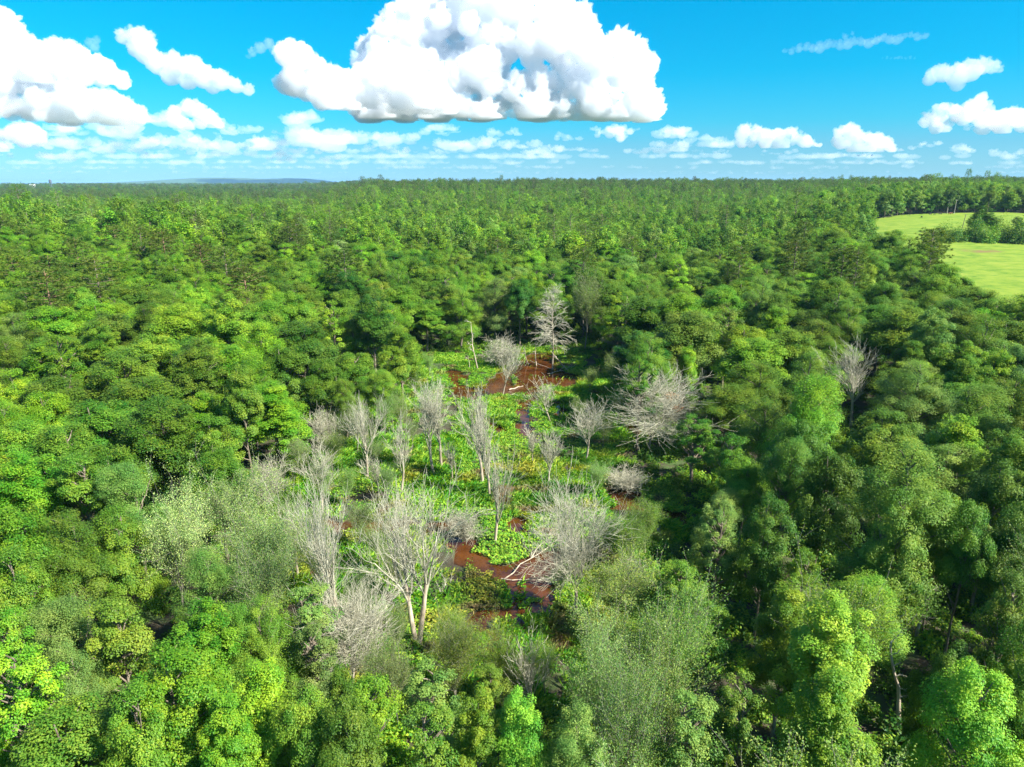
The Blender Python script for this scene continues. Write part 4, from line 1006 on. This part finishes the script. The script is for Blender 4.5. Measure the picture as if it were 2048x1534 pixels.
C1 = [b for b in C1 if math.hypot(b[0]-1035, (b[1]-125)*.8) > b[2]*.8+10 and math.hypot(b[0]-1085, b[1]-130) > b[2]*.8+8]
add_cloud(C1, 240, .20, 'huge towering white cumulus at the top middle of the sky', 3.4, 12, 1)
C2 = heap(q_, 565, 900, 225, [(560, 92), (590, 84), (615, 105), (650, 130), (700, 150), (740, 118), (790, 125), (840, 145), (880, 160), (900, 190)], 120, 10, 24)
C2 = [b for b in C2 if b[1] < 140+(b[0]-560)*.38+30]
add_cloud(C2, 224, .17, 'lumpy cloud sloping down against the left of the huge cumulus', 4, 9, 2)
C3 = [(245, 72, 14), (262, 62, 10), (285, 80, 22), (292, 105, 20), (270, 95, 16), (315, 125, 20), (350, 130, 22), (380, 135, 22), (340, 150, 18), (405, 150, 22), (440, 160, 18), (470, 168, 15), (495, 178, 12), (425, 172, 14), (375, 158, 18)]
add_cloud(C3, 192, .15, 'long diagonal cloud with a curled upper end, left of centre', 3.2, 6, 3, D=15500, squash=1)
C4 = heap(q_, -120, 95, 150, [(-120, 20), (0, 15), (20, 25), (40, 55), (70, 85), (95, 120)], 90, 13, 28)
add_cloud(C4, 170, .17, 'tall white cloud rising at the left edge of the sky', 4, 10, 4, D=13500)
C5 = heap(q_, 45, 260, 172, [(40, 110), (85, 85), (130, 78), (165, 95), (215, 125), (262, 162)], 90, 9, 20)
add_cloud(C5, 172, .15, 'domed cloud with a grey underside beside the tall left one', 3.4, 7, 5, D=13000)
C6 = heap(q_, -80, 285, 240, [(-80, 130), (60, 165), (160, 175), (230, 185), (285, 215)], 130, 10, 22)
add_cloud(C6, 248, .13, 'wide grey based cloud bank below the domed one on the left', 3.8, 8, 6)
C7 = heap(q_, 350, 445, 255, [(350, 215), (385, 198), (415, 215), (445, 245)], 16, 9, 17)
add_cloud(C7, 258, .13, 'small bright rounded cloud under the long diagonal one', 2.8, 5, 7)
C8 = heap(q_, 0, 102, 298, [(0, 262), (45, 240), (75, 255), (102, 290)], 16, 8, 18)
add_cloud(C8, 300, .12, 'white puff low at the left edge above the trees', 2.6, 5, 8)
C9 = heap(q_, 1480, 1640, 290, [(1478, 255), (1505, 243), (1530, 262), (1570, 258), (1590, 255), (1615, 272), (1640, 290)], 110, 5, 12, 12)
add_cloud(C9, 296, .11, 'low cumulus with twin humps right of centre', 2.6, 5, 9)
C10 = heap(q_, 1675, 1788, 300, [(1675, 262), (1700, 244), (1725, 262), (1760, 268), (1788, 285)], 90, 5, 12, 12)
add_cloud(C10, 304, .11, 'low peaked cumulus between the twin humped one and the right edge', 2.6, 5, 10)
C11 = heap(q_, 1850, 2090, 258, [(1845, 230), (1890, 205), (1930, 215), (1960, 188), (1990, 225), (2030, 215), (2090, 230)], 80, 7, 16)
add_cloud(C11, 268, .11, 'wide grey bottomed cumulus at the right edge', 3, 6, 11)
C12 = [(1860, 155, 14), (1885, 145, 17), (1915, 150, 20), (1940, 140, 20), (1965, 130, 16), (1985, 135, 12), (1915, 170, 12), (1998, 138, 8)]
add_cloud(C12, 190, .09, 'round free floating puff above the right hand cumulus', 2.8, 5, 12, D=15000, squash=1)
C13 = [(1570+i*14, 101-i*1.6+3*math.sin(i*1.7), 5+3*math.sin(i*.9)**2+(2 if 2 < i < 17 else 0), q_.uniform(-10, 10)) for i in range(21)]+[(1690, 72, 6), (1705, 66, 4)]+[(1765+i*8, 116, 2.6) for i in range(9)]
add_cloud(C13, 150, .028, 'thin streaky veil of cloud high on the right', 1.8, 3.5, 13, D=15000, squash=1)
C14 = [(505, 105, 8), (520, 95, 11), (540, 88, 10), (545, 100, 7), (497, 112, 5)]
add_cloud(C14, 160, .04, 'faint ragged wisp between the diagonal cloud and the sloping one', 2.2, 4.5, 14, D=15000, squash=1)
C15 = [(180, 85, 9), (188, 95, 9), (195, 80, 6)]
add_cloud(C15, 160, .035, 'faint wisp above the domed cloud on the left', 2, 4.5, 15, D=15000, squash=1)
C16 = heap(q_, 1195, 1265, 278, [(1195, 262), (1225, 250), (1265, 258)], 10, 6, 12)+heap(q_, 1320, 1374, 270, [(1318, 262), (1350, 245), (1374, 258)], 9, 5, 11)
add_cloud(C16[:len(C16)//2+6], 286, .10, 'small low cloud beneath the right end of the huge cumulus', 2.4, 4, 16)
def bank():
    """countless small clouds receding to the horizon"""
    B = []; g_ = rs(44)
    spots = [(x, y, w_, t) for x, y, w_, t in ((160, 290, 70, 26), (225, 262, 60, 30), (310, 235, 50, 30), (250, 295, 50, 22), (330, 285, 70, 25), (400, 290, 50, 20), (480, 262, 60, 18), (470, 300, 60, 26), (540, 290, 40, 25), (600, 240, 30, 24), (640, 280, 60, 40),
              (720, 275, 70, 20), (790, 280, 60, 26), (700, 300, 90, 16), (820, 300, 50, 12), (870, 262, 60, 20), (910, 290, 50, 24), (960, 285, 40, 22), (1040, 290, 50, 16), (1090, 300, 40, 16), (1150, 300, 50, 12),
              (1290, 300, 60, 14), (1350, 296, 50, 18), (1430, 285, 70, 18), (1420, 305, 50, 10), (1230, 262, 60, 12), (1350, 265, 40, 20), (1850, 290, 40, 10), (1800, 300, 40, 8), (1950, 300, 50, 14), (2020, 310, 50, 12), (580, 305, 40, 16), (120, 262, 60, 22), (60, 312, 60, 10), (1700, 310, 60, 8), (1560, 306, 60, 8))]
    for x, y, w_, t in spots:
        for i in range(12): B.append((x+g_.uniform(-.75, .75)*w_, y+g_.uniform(-.45, .35)*t, g_.uniform(.22, .5)*t, g_.uniform(-30, 30), (g_.uniform(1.2, 2.6), 1, g_.uniform(.5, .9))))
    for k in range(46):                              # small ragged puffs filling the left and middle of the low sky
        x = g_.uniform(-40, 1180)*g_.uniform(.6, 1); y = g_.uniform(262, 318)
        for i in range(6): B.append((x+g_.uniform(-26, 26), y+g_.uniform(-6, 5), g_.uniform(3, 8), g_.uniform(-30, 30), (g_.uniform(1, 1.8), 1, g_.uniform(.5, .9))))
    for i, (bl, by, vx, am, de, sd_) in enumerate(((B, 296, 3.0, 4.6, .075, 21),)): add_cloud(bl, by, de*.95, 'scattered small clouds low in the sky all along the horizon', vx, am, sd_, D=24000, squash=1, kind='stuff', name='distant_clouds')
    B2 = []
    for row, (yb, n, t) in enumerate(((312, 70, 8), (324, 80, 6), (334, 80, 4.5), (344, 70, 3))):
        for k in range(n):
            x = g_.uniform(-100, 2150)
            if g_.random() < .4*(x > 1100): continue
            for j in range(4): B2.append((x+g_.uniform(-24, 24), yb+g_.uniform(-2, 3), t*g_.uniform(.6, 1.1), g_.uniform(-20, 20), (g_.uniform(1.1, 2.6), 1, .6)))
    add_cloud(B2, 350, .045, 'faint flattened clouds hugging the horizon', 2.4, 2.2, 22, D=42000, squash=1, kind='stuff', name='distant_clouds')
bank()
